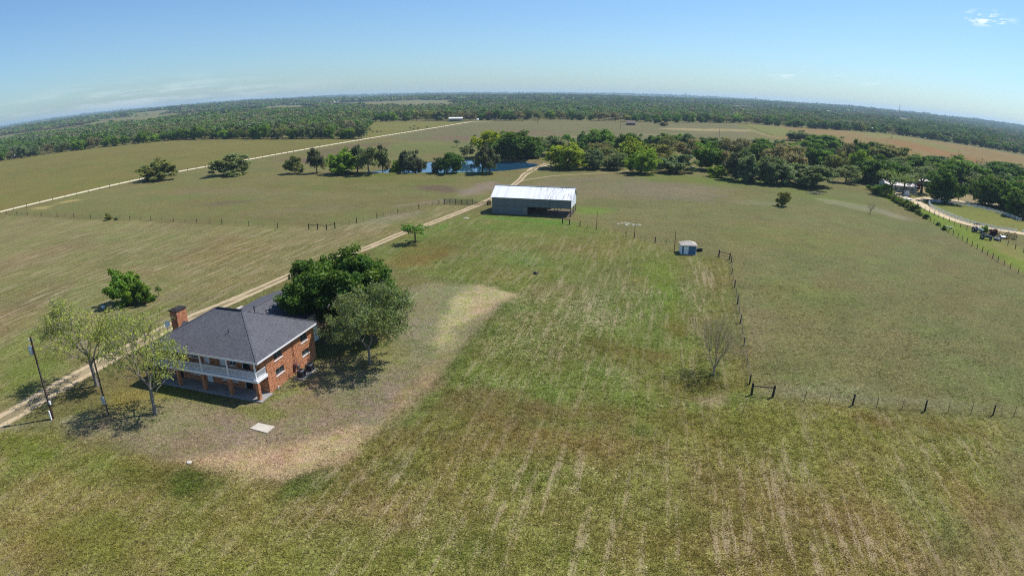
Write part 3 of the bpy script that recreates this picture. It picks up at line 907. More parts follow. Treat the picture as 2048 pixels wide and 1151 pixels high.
big_tree('oak_tree', 'huge dark green live oak spreading over the back of the brick house', (690, 668), 493, 224, 11, 560, 68000, .44, 1.1, 'dark', BARK_DARK, (.52, .46, -.7), .022, .2, lobes=26, lr=.27, rmin=.03)
big_tree('pecan_tree', 'olive grey tree on a thin trunk, on the lawn right of the brick house', (740, 727), 560, 186, 23, 420, 13500, .26, .75, 'pale', BARK_GREY, (.60, .39, -.8), .014, .22, lobes=26, lr=.3, twigs=4, dw=.6)
big_tree('pecan_tree', 'light green tree with forked trunk behind the two utility poles', (194, 771), 578, 170, 37, 420, 8000, .22, .62, 'pecan', BARK_GREY, (.64, .36, -.8), .022, .34, lobes=24, lr=.3, twigs=4, lean=(-.8, 0), dw=.7)
big_tree('pecan_tree', 'light green half bare tree in front of the porch with a pale trunk', (311, 826), 604, 150, 41, 380, 5600, .22, .6, 'pecan', BARK_GREY, (.60, .39, -.7), .020, .22, lobes=22, lr=.3, twigs=4, lean=(-.2, .6), dw=.7)
big_tree('bare_tree', 'bare grey tree with fine upright branches beside the right fence', (1427, 748), 640, 108, 53, 380, 1900, .14, .75, 'pale', BARK_PALE, (.60, .43, -.25), .012, .14, lobes=22, lr=.36, twigs=4, dw=.85)
big_tree('dead_sapling', 'dead grey sapling alone in the right pasture', (1740, 427), 404, 15, 61, 34, 60, .2, .5, 'olive', BARK_DARK, (.6, .42, -.4), .022, .2, lobes=9, lr=.35, twigs=2, dw=.8)
tree('oak_tree', 'round dark green bush tree alone in the mown field behind the chimney', (256, 606), 537, 64, 'shrub', 'green', w=7.3)
tree('oak_tree', 'smaller green bush tree touching the round one behind the chimney', (291, 606), 560, 36, 'shrub', 'green')
tree('small_tree', 'thin little dark tree right of the pair of bush trees', (318, 592), 572, 15, 'umbrella', 'dark')
tree('umbrella_tree', 'flat topped green tree with forked trunk beside the driveway', (831, 486), 447, 58, 'umbrella', 'green')

# ------------------------------------------------------------------ trees one by one: base x, base y, top y, width, kind, tint, words
GROVE = 'trees of the grove behind the barn'
YARD = 'trees round the neighbour farmyard'
ROW = 'trees along the near bank of the pond'
GROVE = 'trees of the grove behind the barn'
YARD = 'trees round the neighbour farmyard'
SPEC = [
    (317, 360, 319, 66, 'shrub', 'olive', 'wide rounded green oak beside the white caliche road, leftmost of the lone trees', None),
    (461, 350, 309, 70, 'shrub', 'grey', 'wide grey green oak standing in grass just below the white road', None),
    (589, 347, 311, 36, 'shrub', 'olive', 'small olive tree at the left end of the pond row', ROW),
    (634, 346, 296, 31, 'cedar', 'cedar', 'tall leaning dark cedar second from left in the pond row', ROW),
    (686, 348, 301, 62, 'shrub', 'bright', 'broad bright green tree in the pond row', ROW),
    (715, 346, 291, 40, 'cedar', 'cedar', 'dark cedar rising behind the broad bright green pond tree', ROW),
    (738, 349, 296, 58, 'loose', 'grey', 'grey green loose tree in the middle of the pond row', ROW),
    (766, 346, 288, 30, 'cedar', 'cedar', 'slim dark topped tree right of the grey loose pond tree', ROW),
    (794, 346, 313, 28, 'shrub', 'bright', 'small bright green tree before the two dark pond cedars', ROW),
    (808, 345, 296, 32, 'cedar', 'cedar', 'dark flat topped cedar left of the open blue water', ROW),
    (831, 346, 299, 46, 'oak', 'cedar', 'broad dark cedar at the left edge of the open blue water', ROW),
    (877, 347, 314, 32, 'shrub', 'cedar', 'low dark tree in front of the open blue water', ROW),
    (903, 347, 306, 54, 'oak', 'dark', 'round dark green tree on a short trunk in front of the blue water', ROW),
    (965, 348, 291, 36, 'cedar', 'cedar', 'tall grey dark cedar at the right end of the pond row', ROW),
    (980, 348, 300, 34, 'cedar', 'cedar', 'thick trunked dark cedar touching the tall one at the pond row end', ROW),
    (934, 317, 294, 28, 'loose', 'grey', 'small grey green tree on the far bank of the pond', None),
    (914, 294, 279, 16, 'umbrella', 'grey', 'tiny lone tree in the pasture beyond the pond', None),
    (949, 293, 270, 14, 'cedar', 'dark', 'narrow dark cedar left of the yellow green tree beyond the pond', None),
    (982, 314, 262, 60, 'oak', 'lime', 'yellow green tree beyond the pond', GROVE),
    (1012, 312, 263, 40, 'oak', 'green', 'green tree rising behind the yellow green tree beyond the pond', GROVE),
    (1040, 318, 263, 78, 'oak', 'dark', 'massive dark green tree on the bank at the right end of the pond', GROVE),
    (1065, 314, 274, 44, 'oak', 'dark', 'dark green tree right of the massive one at the pond end', GROVE),
    (1098, 311, 272, 54, 'loose', 'grey', 'grey green tree behind the bright tree at the track fork', GROVE),
    (1134, 337, 287, 70, 'oak', 'lime', 'big bright yellow green tree beside the track behind the barn', GROVE),
    (1132, 300, 269, 28, 'oak', 'green', None, GROVE),
    (1168, 297, 263, 25, 'oak', 'dark', None, GROVE),
    (1207, 302, 259, 54, 'oak', 'green', 'tall dark domed tree at the back of the grove left of centre', GROVE),
    (1185, 338, 299, 46, 'oak', 'grey', 'grey green tree right of the big yellow green tree', GROVE),
    (1228, 339, 302, 44, 'oak', 'grey', 'grey green round tree left of the bright green track end tree', GROVE),
    (1200, 318, 288, 50, 'loose', 'olive', None, GROVE),
    (1258, 312, 267, 46, 'oak', 'dark', None, GROVE),
    (1263, 331, 275, 50, 'oak', 'lime', 'tall yellow green tree behind the bright green track end tree', GROVE),
    (1281, 347, 296, 52, 'oak', 'bright', 'bright green dense tree where the dirt track ends', GROVE),
    (1318, 333, 287, 62, 'loose', 'olive', 'yellowish olive loose tree right of the track end', GROVE),
    (1298, 292, 271, 20, 'cedar', 'dark', None, GROVE),
    (1331, 294, 267, 44, 'oak', 'green', None, GROVE),
    (1358, 287, 267, 14, 'cedar', 'bright', None, GROVE),
    (1374, 324, 277, 50, 'loose', 'brown', 'brown grey thinly leafed tree in the middle of the grove', GROVE),
    (1352, 345, 308, 60, 'shrub', 'grey', 'wide low grey green tree at the grove front', GROVE),
    (1415, 302, 275, 50, 'oak', 'dark', None, GROVE),
    (1420, 340, 284, 54, 'oak', 'green', 'tall bright crowned tree at the middle front of the grove', GROVE),
    (1434, 354, 331, 32, 'shrub', 'bright', 'small green bush tree standing before the grove', GROVE),
    (1455, 346, 302, 32, 'loose', 'brown', 'grey brown tree behind the small green bush tree', GROVE),
    (1470, 322, 276, 46, 'loose', 'brown', 'brown olive tree at the back of the grove', GROVE),
    (1471, 359, 305, 38, 'cedar', 'cedar', 'dark upright cedar at the grove front', GROVE),
    (1487, 352, 300, 36, 'oak', 'grey', None, GROVE),
    (1512, 330, 281, 62, 'oak', 'dark', 'broad dark green tree behind the front cedars', GROVE),
    (1500, 364, 310, 46, 'oak', 'grey', 'grey green tree right of the upright front cedar', GROVE),
    (1535, 367, 313, 48, 'oak', 'grey', 'grey tree with a deep shadow beneath at the grove front', GROVE),
    (1553, 369, 318, 52, 'oak', 'grey', None, GROVE),
    (1575, 346, 289, 72, 'loose', 'brown', 'broad brown olive oak rising above the grove', GROVE),
    (1606, 371, 328, 86, 'shrub', 'grey', 'wide low grey green oak before the dead brush pile', GROVE),
    (1600, 282, 261, 44, 'oak', 'grey', 'lone far grey green tree at the edge of the reddish field', GROVE),
    (1622, 306, 275, 44, 'oak', 'green', None, GROVE),
    (1650, 303, 270, 60, 'oak', 'green', None, GROVE),
    (1632, 337, 288, 52, 'oak', 'green', None, GROVE),
    (1667, 351, 302, 42, 'loose', 'olive', 'yellow olive slender tree at the grove right end', GROVE),
    (1691, 366, 330, 44, 'loose', 'grey', 'grey tree with a leaning pale trunk at the grove right end', GROVE),
    (1690, 330, 285, 32, 'loose', 'brown', None, GROVE),
    (1713, 331, 280, 36, 'oak', 'dark', None, GROVE),
    (1716, 347, 300, 36, 'oak', 'bright', 'bright green tree behind the big dark tree by the hedge', GROVE),
    (1745, 366, 309, 62, 'oak', 'dark', 'big dark green tree at the head of the hedge', YARD),
    (1746, 322, 285, 46, 'oak', 'dark', None, GROVE),
    (1784, 332, 291, 82, 'oak', 'olive', 'broad olive green oak behind the neighbour house', YARD),
    (1797, 347, 316, 44, 'oak', 'grey', None, YARD),
    (1782, 391, 341, 52, 'umbrella', 'pale', 'pale green tree before the neighbour house wall', YARD),
    (1806, 388, 346, 44, 'umbrella', 'grey', 'grey tree left of the small white pump house', YARD),
    (1842, 386, 332, 58, 'umbrella', 'grey', 'grey green tree right of the dark red shrub', YARD),
    (1847, 346, 312, 52, 'oak', 'green', None, YARD),
    (1886, 404, 338, 60, 'oak', 'dark', 'big dark green tree at the tip of the white railed arena', YARD),
    (1912, 372, 312, 82, 'oak', 'green', 'tall dark green tree behind the arena tip tree', YARD),
    (1884, 332, 312, 52, 'oak', 'grey', None, YARD),
    (1870, 352, 316, 50, 'oak', 'dark', None, YARD),
    (1950, 373, 313, 40, 'bare', 'pale', 'thin pale half bare tree between the dark yard trees', YARD),
    (1933, 350, 322, 40, 'oak', 'green', None, YARD),
    (1976, 411, 354, 56, 'oak', 'dark', 'dark green tree behind the far arena rail, left of its row', YARD),
    (2000, 414, 352, 56, 'oak', 'dark', 'dark green tree behind the far arena rail, middle of its row', YARD),
    (1986, 372, 325, 50, 'oak', 'dark', None, YARD),
    (2012, 352, 324, 62, 'oak', 'dark', None, YARD),
    (2024, 420, 350, 52, 'oak', 'green', 'green tree behind the far arena rail, right of its row', YARD),
    (2043, 434, 376, 52, 'oak', 'dark', 'dark tree leaning over the arena rail at the picture edge', YARD),
    (2040, 380, 334, 56, 'oak', 'dark', None, YARD),
    (2075, 400, 340, 60, 'oak', 'dark', None, YARD),
    (1564, 412, 383, 26, 'shrub', 'olive', 'lone spiky dark shrub in the right pasture', None),
    (218, 440, 425, 13, 'shrub', 'olive', 'small bushy sapling on the left wire fence', None),
    (232, 440, 434, 8, 'shrub', 'grey', 'very small shrub right of the sapling on the left fence', None),
    (325, 289, 277, 9, 'bare', 'brown', 'thin bare tree out in the far left field', None),
    (1783, 277, 254, 24, 'bare', 'brown', 'bare brown tree at the edge of the reddish field', None),
    (1314, 247, 236, 14, 'oak', 'dark', 'dark tree right of the old grey hut', None),
    (1328, 252, 244, 15, 'shrub', 'brown', 'brown dead bush right of the old grey hut', None),
    (1833, 381, 367, 14, 'shrub', 'brown', 'dark red leaved shrub beside the small white pump house', None),
]
TINT['red'] = (.075, .018, .022)
for bx, by, ty, w, kind, tint, words, grp in SPEC:
    if words and words.startswith('dark red'): tint = 'red'
    nm = {'cedar': 'cedar_tree', 'oak': 'oak_tree', 'shrub': 'bush_tree', 'loose': 'loose_tree', 'bare': 'bare_tree', 'umbrella': 'small_tree'}[kind]
    if not words:
        words = {'dark': 'dark green tree half hidden among others', 'green': 'green tree half hidden among others', 'grey': 'grey green tree half hidden among others',
                 'olive': 'olive tree half hidden among others', 'brown': 'brown grey tree half hidden among others', 'bright': 'bright green tree half hidden among others'}[tint]
        words += ' in the grove behind the barn' if grp == GROVE else ' round the neighbour farmyard'
        gg = grp + ', ' + tint
    else: gg = grp
    cat = 'shrub' if ('shrub' in words or 'bush ' in words and by > 420 or 'dead bush' in words) else 'tree'
    tree(nm, words, (bx, by), ty, w, kind, tint, gg, cat)

# extra trees filling the depth of the grove (behind the front ones)
_r = random.Random(5)
TOPL = [(1090, 285), (1200, 288), (1330, 285), (1450, 290), (1560, 300), (1660, 312), (1760, 335), (1850, 345), (1950, 360), (2060, 380)]
k = 0
for i in range(40):
    x = 1100 + i * 24.5 + _r.uniform(-12, 12)
    y0 = np.interp(x, [a for a, _ in TOPL], [b for _, b in TOPL])
    y = y0 + _r.uniform(8, 30)
    if 1225 < x < 1262 and y > 328: continue
    tint = _r.choice(['dark', 'green', 'grey', 'grey', 'olive', 'green', 'brown'])
    kd = 'loose' if tint in ('olive', 'brown') else 'oak'
    g = GROVE if x < 1740 else YARD
    tree('oak_tree' if kd == 'oak' else 'loose_tree', {'dark': 'dark green', 'green': 'green', 'grey': 'grey green', 'olive': 'olive', 'brown': 'brown grey'}[tint] + ' tree half hidden among others' + (' in the grove behind the barn' if g == GROVE else ' round the neighbour farmyard'),
         (x, y), 0, 0, kd, tint, g + ', ' + tint, h=_r.uniform(7.5, 11), w=_r.uniform(9, 13))

# ------------------------------------------------------------------ rows of trees at the far field edges
EDGE_L = [(-110, 345), (0, 322), (65, 313), (130, 304), (250, 290), (350, 280), (450, 277.5), (512, 278), (600, 278), (735, 277)]
EDGE_C = [(700, 247.5), (740, 243.5), (850, 242), (1024, 240.8), (1180, 240.8), (1270, 244), (1350, 245), (1475, 246), (1536, 250)]
EDGE_R = [(1536, 250), (1620, 257), (1700, 261.5), (1740, 264), (1835, 275), (1900, 285), (1950, 292), (2048, 309), (2150, 332)]
def edge_row(line, spacing, hr, wr, words, group, tints, seed):
    r = random.Random(seed)
    P = [np.array(survey(*p)) for p in line]
    seg = [np.linalg.norm(P[i + 1] - P[i]) for i in range(len(P) - 1)]; tot = sum(seg); s = 0.0; n = 0
    while s < tot:
        t = s; i = 0
        while i < len(seg) - 1 and t > seg[i]: t -= seg[i]; i += 1
        q = P[i] + (P[i + 1] - P[i]) * (t / seg[i])
        away = q / np.linalg.norm(q)
        q = q + away * r.uniform(0, 10)
        tint = r.choice(tints); kd = 'loose' if tint in ('brown', 'olive') and r.random() < .7 else r.choice(['oak', 'oak', 'shrub'])
        cn = {'dark': 'dark green', 'green': 'mid green', 'grey': 'grey green', 'olive': 'olive', 'brown': 'brownish', 'bright': 'light green'}[tint]
        tree('oak_tree' if kd != 'loose' else 'loose_tree', f'{cn} tree {words}', None, 0, 0, kd, tint, group + ', ' + cn, h=r.uniform(*hr), w=r.uniform(*wr), at=(float(q[0]), float(q[1])))
        s += spacing * r.uniform(.65, 1.35); n += 1
    return n
GROVE_W = 1
n1 = edge_row(EDGE_L, 10.5, (8, 13.5), (9, 14), 'in the row edging the far left field', 'trees edging the far left field', ['dark', 'green', 'green', 'grey', 'olive', 'brown', 'bright'], 1)
n2 = edge_row(EDGE_C, 14.0, (10, 14), (11, 17), 'in the row closing the back pasture', 'trees closing the back pasture', ['dark', 'green', 'grey', 'olive', 'green', 'brown', 'bright'], 2)
n3 = edge_row(EDGE_R, 13.0, (8, 13), (11, 16), 'in the row behind the reddish field', 'trees behind the reddish field', ['dark', 'green', 'grey', 'olive', 'green', 'dark'], 3)
print('edge trees', n1, n2, n3)

# ------------------------------------------------------------------ the woods beyond: one mass out to the horizon
CLEAR = [[(690, 219), (760, 210.5), (850, 209), (920, 211), (945, 216), (850, 219.5), (760, 220)],
         [(515, 228), (530, 219), (560, 214.5), (610, 214), (600, 220), (560, 226)],
         [(240, 236), (300, 230.5), (345, 229), (330, 234), (270, 238)],
         [(1465, 227), (1475, 222.5), (1515, 224), (1510, 228)],
         [(1788, 247), (1795, 240.5), (1822, 243), (1818, 249)],
         [(445, 207), (560, 199), (620, 198.5), (560, 204)],
         [(860, 199), (920, 195.5), (990, 195), (960, 198.5)],
         [(1560, 206), (1620, 207), (1690, 213), (1620, 211)],
         [(1850, 233), (1900, 234), (1960, 245), (1900, 242)],
         [(640, 203), (700, 199), (760, 198), (720, 202)]]
def woods():
    rng = np.random.default_rng(77)
    clear = [np.array([survey(*p) for p in c]) for c in CLEAR]
    EX = [p[0] for p in EDGE_L[:-1]] + [735, 742] + [p[0] for p in EDGE_C[1:-1]] + [p[0] for p in EDGE_R]
    EY = [p[1] for p in EDGE_L[:-1]] + [277, 244] + [p[1] for p in EDGE_C[1:-1]] + [p[1] for p in EDGE_R]
    EX = [-700] + EX + [2700]; EY = [440] + EY + [470]
    A = math.radians(60)
    Xs, Ys, Ss, Ls = [], [], [], []
    # bands: range, spacing, crown width, leaf sprays per tree
    for r0, r1, sp, wid, nl in ((250, 900, 9.0, 10.5, 120), (900, 1500, 11.0, 14, 64), (1500, 2600, 15.5, 21, 36), (2600, 4600, 24, 34, 22), (4600, 7500, 42, 58, 16), (7500, 11200, 70, 95, 14)):
        area = A * (r1**2 - r0**2); n = int(area / sp**2)
        R = np.sqrt(rng.random(n) * (r1**2 - r0**2) + r0**2); th = rng.uniform(-A, A, n)
        x = R * np.sin(th); y = R * np.cos(th)
        px, py = to_px(x, y, np.zeros(n))
        ok = (py < np.interp(px, EX, EY) - (.8 if r0 > 900 else 2.0)) & (y > 50)
        if r0 > 900:                       # natural glades far out
            g = fbm(x * .45, y * 1.1, 400, 4, 31.0)
            ok &= g < .488 + .03 * rng.random(n) + .03 * (r0 > 2600)
        for c in clear:
            ok &= poly_dist(x, y, c) > 0
        x, y = x[ok], y[ok]; m = len(x)
        Xs.append(x); Ys.append(y); Ss.append(np.full(m, wid)); Ls.append(np.full(m, nl))
        print('woods band', r0, m)
    Vs, Fs, At, Cs = [], [], [], []; nv = 0
    pal = np.array([TINT[k] for k in ('dark', 'green', 'grey', 'brown', 'olive', 'green', 'green', 'grey')])
    for x, y, S, L in zip(Xs, Ys, Ss, Ls):
        if not len(x): continue
        nl = int(L[0]); wid = S[0]; m = len(x)
        w = wid * (.65 + .95 * rng.random(m) ** 1.6); hh = (6.5 + 7 * np.clip(fbm(x, y, 90, 3, 61.0) * 1.5 - .25, 0, 1) + 3.5 * rng.random(m) ** 1.5) * (1 + .0 * w)
        z0 = ground_z(x, y)
        zone = np.clip((fbm(x, y, 210, 4, 41.0) - .5) * 1.9 + .5, 0, 1)
        ci = (np.clip(zone * 8 + rng.normal(0, 1.2, m), 0, 7.99)).astype(int)
        c = (pal[ci] * .8 + np.array([.085, .105, .06]) * .2) * .98 * (.88 + .24 * rng.random((m, 1)))
        d = rng.normal(0, 1, (m, nl, 3)); d /= np.linalg.norm(d, axis=2)[..., None]
        d[..., 2] = np.where(d[..., 2] < -.35, -d[..., 2], d[..., 2])
        # four or five lobes per crown
        lob = rng.normal(0, 1, (m, 5, 3)); lob /= np.linalg.norm(lob, axis=2)[..., None]; lob[..., 2] = np.abs(lob[..., 2])
        li = rng.integers(0, 5, (m, nl))
        p = np.take_along_axis(lob, np.repeat(li[..., None], 3, 2), 1) * .5 + d * (.38 + .2 * rng.random((m, nl, 1)))
        P = np.stack([x[:, None] + p[..., 0] * w[:, None] * .55, y[:, None] + p[..., 1] * w[:, None] * .55, z0[:, None] + hh[:, None] * ((.50 + .52 * p[..., 2]) if nl > 60 else (.66 + .36 * p[..., 2]))], 2).reshape(-1, 3)
        nrm = (d + .5 * p).reshape(-1, 3) * .6 + rng.normal(0, .5, (m * nl, 3)) + np.array([0, 0, .6])
        nrm /= np.linalg.norm(nrm, axis=1)[:, None]
        u = np.cross(nrm, rng.normal(0, 1, (m * nl, 3))); u /= np.linalg.norm(u, axis=1)[:, None] + 1e-9
        v = np.cross(nrm, u)
        s = (np.repeat(w, nl) * (2.3 / math.sqrt(nl)) * (.5 + .5 * rng.random(m * nl)))[:, None]
        V = np.stack([P + u * s * .5, P + v * s * .4, P - u * s * .5, P - v * s * .4], 1).reshape(-1, 3)
        q = np.repeat(c, nl, 0) * (.84 + .32 * rng.random((m * nl, 1)))
        Vs.append(V); Cs.append(np.repeat(q, 4, 0)); nv += len(V)
    V = np.concatenate(Vs); C = np.concatenate(Cs); F = np.arange(len(V)).reshape(-1, 4)
    me = np_mesh('woods', V, F)
    set_attr(me, 'col', C)
    t = NT('woods_foliage'); c = t.attr('col').outputs['Color']
    d = t.new('ShaderNodeBsdfDiffuse'); t.link(c, d.inputs[0]); tr = t.new('ShaderNodeBsdfTranslucent'); t.link(c, tr.inputs[0])
    mx = t.new('ShaderNodeMixShader'); mx.inputs[0].default_value = .22; t.link(d.outputs[0], mx.inputs[1]); t.link(tr.outputs[0], mx.inputs[2]); t.link(mx.outputs[0], t.out.inputs[0])
    me.materials.append(t.m)
    o = link_mesh('woods', me)
    tag(o, 'mixed green and brown woods stretching beyond the fields to the horizon', 'woods', kind='stuff')
    print('woods quads', len(F))
woods()

# ------------------------------------------------------------------ grass tufts on the near sward
def tufts():
    rng = np.random.default_rng(9)
    A = math.radians(54); n = 430000
    # more tufts close by, thinning with distance
    R = 29 * (175 / 29) ** rng.random(n); th = rng.uniform(-A, A, n)
    x = R * np.sin(th); y = R * np.cos(th)
    col, aux = paint_ground(x, y)
    clump = fbm(x, y, 1.1, 2, 51.0)
    keep = rng.random(n) < (aux[:, 2] * .42 * sstep(.30, .66, clump) * (1 - .65 * aux[:, 1]) + .02) * sstep(172, 80, R)
    for line, wd in ((DRIVE, 2.2),): keep &= line_dist(x, y, line) > wd * (.5 + .5 * rng.random(n))
    # not through the house, barn, slabs
    ca, sa = math.cos(GRID_ANG), math.sin(GRID_ANG)
    for ox, oy, x0, x1, y0, y1 in ((-31.4, 63.7, -19.5, 2.2, -.6, 30), (-6.2, 181.6, -.3, 25, -.3, 11), (-31.4, 63.7, 2.6, 5.6, -6.5, -4.6)):
        u = (x - ox) * ca + (y - oy) * sa; v = -(x - ox) * sa + (y - oy) * ca
        keep &= ~((u > x0) & (u < x1) & (v > y0) & (v < y1))
    x, y, col, aux, R = x[keep], y[keep], col[keep], aux[keep], R[keep]; m = len(x)
    z = ground_z(x, y)
    B = 7
    size = (.10 + .13 * rng.random(m)) * (.85 + R / 170)
    dead = rng.random(m) < .12 + .30 * aux[:, 0]
    tint = col * (1.10 + 1.0 * rng.random((m, 1))) * np.where(dead[:, None], np.array([[1.75, 1.62, 1.85]]), np.array([[.97, 1.03, .84]]))
    a = rng.uniform(0, 2 * PI, (m, B)); rr = rng.random((m, B)) ** .6 * size[:, None]
    bx = x[:, None] + np.cos(a) * rr; by = y[:, None] + np.sin(a) * rr
    h = size[:, None] * (.22 + .38 * rng.random((m, B))) * (.8 + .6 * aux[:, 2:3]); wv = size[:, None] * .38
    f = rng.uniform(0, 2 * PI, (m, B))
    lx, ly = np.cos(f) * wv * .5, np.sin(f) * wv * .5
    tx = bx + np.cos(a) * h * 1.5 + rng.normal(0, .05, (m, B)); ty = by + np.sin(a) * h * 1.5 + rng.normal(0, .05, (m, B))
    zz = np.repeat(z[:, None], B, 1)
    V = np.stack([np.stack([bx - lx, by - ly, zz - .01], -1), np.stack([bx + lx, by + ly, zz - .01], -1), np.stack([tx, ty, zz + h], -1)], 2).reshape(-1, 3)
    C = np.repeat(np.clip(tint, .005, .8), 3 * B, 0)
    me = np_mesh('grass', V, np.arange(len(V)).reshape(-1, 3)); set_attr(me, 'col', C)
    t = NT('grass_blades'); c = t.attr('col').outputs['Color']
    d = t.new('ShaderNodeBsdfDiffuse'); t.link(c, d.inputs[0]); tr = t.new('ShaderNodeBsdfTranslucent'); t.link(c, tr.inputs[0])
    mx = t.new('ShaderNodeMixShader'); mx.inputs[0].default_value = .35; t.link(d.outputs[0], mx.inputs[1]); t.link(tr.outputs[0], mx.inputs[2]); t.link(mx.outputs[0], t.out.inputs[0])
    me.materials.append(t.m)
    o = link_mesh('grass', me)
    tag(o, 'short tufts of green and straw coloured grass over the near fields', 'grass', kind='stuff')
    print('tufts', m)
tufts()
# ------------------------------------------------------------------ building materials
def brick_material():
    t = NT('orange_brick'); o = t.obj(); g = t.new('ShaderNodeNewGeometry')
    sx = t.new('ShaderNodeSeparateXYZ'); t.link(o, sx.inputs[0])
    cb = t.new('ShaderNodeCombineXYZ'); t.link(t.math('ADD', sx.outputs[0], sx.outputs[1]), cb.inputs[0]); t.link(sx.outputs[2], cb.inputs[1])
    b = t.new('ShaderNodeTexBrick'); t.link(cb.outputs[0], b.inputs['Vector'])
    b.inputs['Color1'].default_value = (*lin((216, 144, 102), .85), 1); b.inputs['Color2'].default_value = (*lin((172, 100, 70), .82), 1)
    b.inputs['Mortar'].default_value = (*lin((196, 170, 140), .75), 1); b.inputs['Scale'].default_value = 1
    b.inputs['Brick Width'].default_value = .42; b.inputs['Row Height'].default_value = .16; b.inputs['Mortar Size'].default_value = .013; b.inputs['Bias'].default_value = -.1
    n = t.noise(t.mapping(o, scale=(1, 1, 1.7)), 3.4, 3, .8); n2 = t.noise(o, .5, 2, .5)
    c = t.mix(t.math('MULTIPLY', t.ramp(n, .50, .60), .75), b.outputs[0], lin((92, 48, 38), .8))
    c = t.mix(t.math('MULTIPLY', t.ramp(n, .47, .38), .6), c, lin((226, 150, 98), .85))
    c = t.mix(1.0, c, t.math('ADD', .8, t.math('MULTIPLY', n2, .4)), 'MULTIPLY')
    t.principled(c, .9, 0, t.bump(b.outputs['Fac'], .3, .01), .15)
    return t.m

def shingle_material(name, rgb):
    t = NT(name); o = t.obj()
    n = t.noise(o, 3.2, 3, .6); n2 = t.noise(t.mapping(o, scale=(3, 3, 9)), 1.5, 2, .6); n3 = t.noise(o, .35, 2, .5)
    k = t.math('ADD', t.math('ADD', -.35, t.math('MULTIPLY', n, 1.1)), t.math('ADD', t.math('MULTIPLY', n2, 1.2), t.math('MULTIPLY', n3, .35)))
    k = t.math('MAXIMUM', k, .2)
    c = t.mix(1.0, (*rgb, 1), k, 'MULTIPLY')
    sx = t.new('ShaderNodeSeparateXYZ'); t.link(o, sx.inputs[0])
    saw = t.math('FRACT', t.math('MULTIPLY', sx.outputs[2], 11))
    t.principled(c, .95, 0, t.bump(t.math('ADD', saw, n), .35, .02), .2)
    return t.m

def metal_sheet(name, rgb, rough, pitch, rust=0.0, metal=.0, axis=0, spec=.5, rust_from=None):
    t = NT(name); o = t.obj(); sx = t.new('ShaderNodeSeparateXYZ'); t.link(o, sx.inputs[0])
    w = t.math('SINE', t.math('MULTIPLY', sx.outputs[axis], 2 * PI / pitch))
    sheet = t.math('FLOOR', t.math('MULTIPLY', sx.outputs[axis], 1 / .9))
    wn = t.new('ShaderNodeTexWhiteNoise', noise_dimensions='1D'); t.link(sheet, wn.inputs['W'])
    n = t.noise(o, 1.4, 4, .6)
    c = t.mix(1.0, (*rgb, 1), t.math('ADD', .86, t.math('ADD', t.math('MULTIPLY', wn.outputs[0], .14), t.math('MULTIPLY', n, .12))), 'MULTIPLY')
    if rust:
        st = t.noise(t.mapping(o, scale=((5.0, .30, .30) if axis == 0 else (.35, 2.6, .35))), 1.0, 4, .7)
        f = t.math('MULTIPLY', t.ramp(st, .55, .59), rust)
        if rust_from is not None: f = t.math('MULTIPLY', f, t.ramp(sx.outputs[axis], rust_from, rust_from + 3))
        c = t.mix(f, c, lin((88, 82, 76), .8))
    t.principled(c, rough, metal, t.bump(w, .35, .02), spec)
    return t.m

M_BRICK = brick_material()
M_SHINGLE = shingle_material('charcoal_shingles', lin((92, 92, 98), .85))
M_WHITE = paint('white_trim', (.78, .79, .80), .5, 0, .06)
M_CONC = paint('concrete', lin((198, 188, 172), .8), .9, 0, .12, 1.5, .15)
M_DARKGLASS = NT('window_glass'); M_DARKGLASS.principled((.03, .045, .05, 1), .06, 0, None, .6); M_DARKGLASS = M_DARKGLASS.m
M_BLACK = paint('black_metal', (.018, .018, .02), .5, .3, .2)
M_GREYMETAL = paint('grey_metal', (.34, .36, .38), .4, .6, .12)
M_SOFFIT = paint('soffit', (.62, .62, .60), .7, 0, .05)
M_RED = paint('reddish_box', (.12, .045, .04), .6, 0, .2)
M_WOODPOST = paint('weathered_post', (.055, .045, .038), .9, 0, .3, 6, .1, 14)
M_POLE = paint('creosote_pole', (.075, .042, .030), .85, 0, .3, 4, .1, 10)
M_STEELPIPE = paint('dark_pipe', (.05, .055, .06), .55, .4, .2)
M_RUST = paint('rusty_iron', (.16, .075, .045), .85, .1, .35, 5)

# ------------------------------------------------------------------ the house
HOUSE = empty('brick_house', (-31.4, 63.7, 0), GRID_ANG)
tag(HOUSE, 'two storey orange brick house with charcoal hip roof and white upper porch', 'house')
X0, X1 = -17.7, 0.0          # front left / front right of the walls
YW, YB = 1.95, 13.3          # front wall / back wall
ZE = 5.2                     # eaves
def slab(mb, x0, x1, y0, y1, z0, z1): return mb.box(x0, x1, y0, y1, z0, z1)

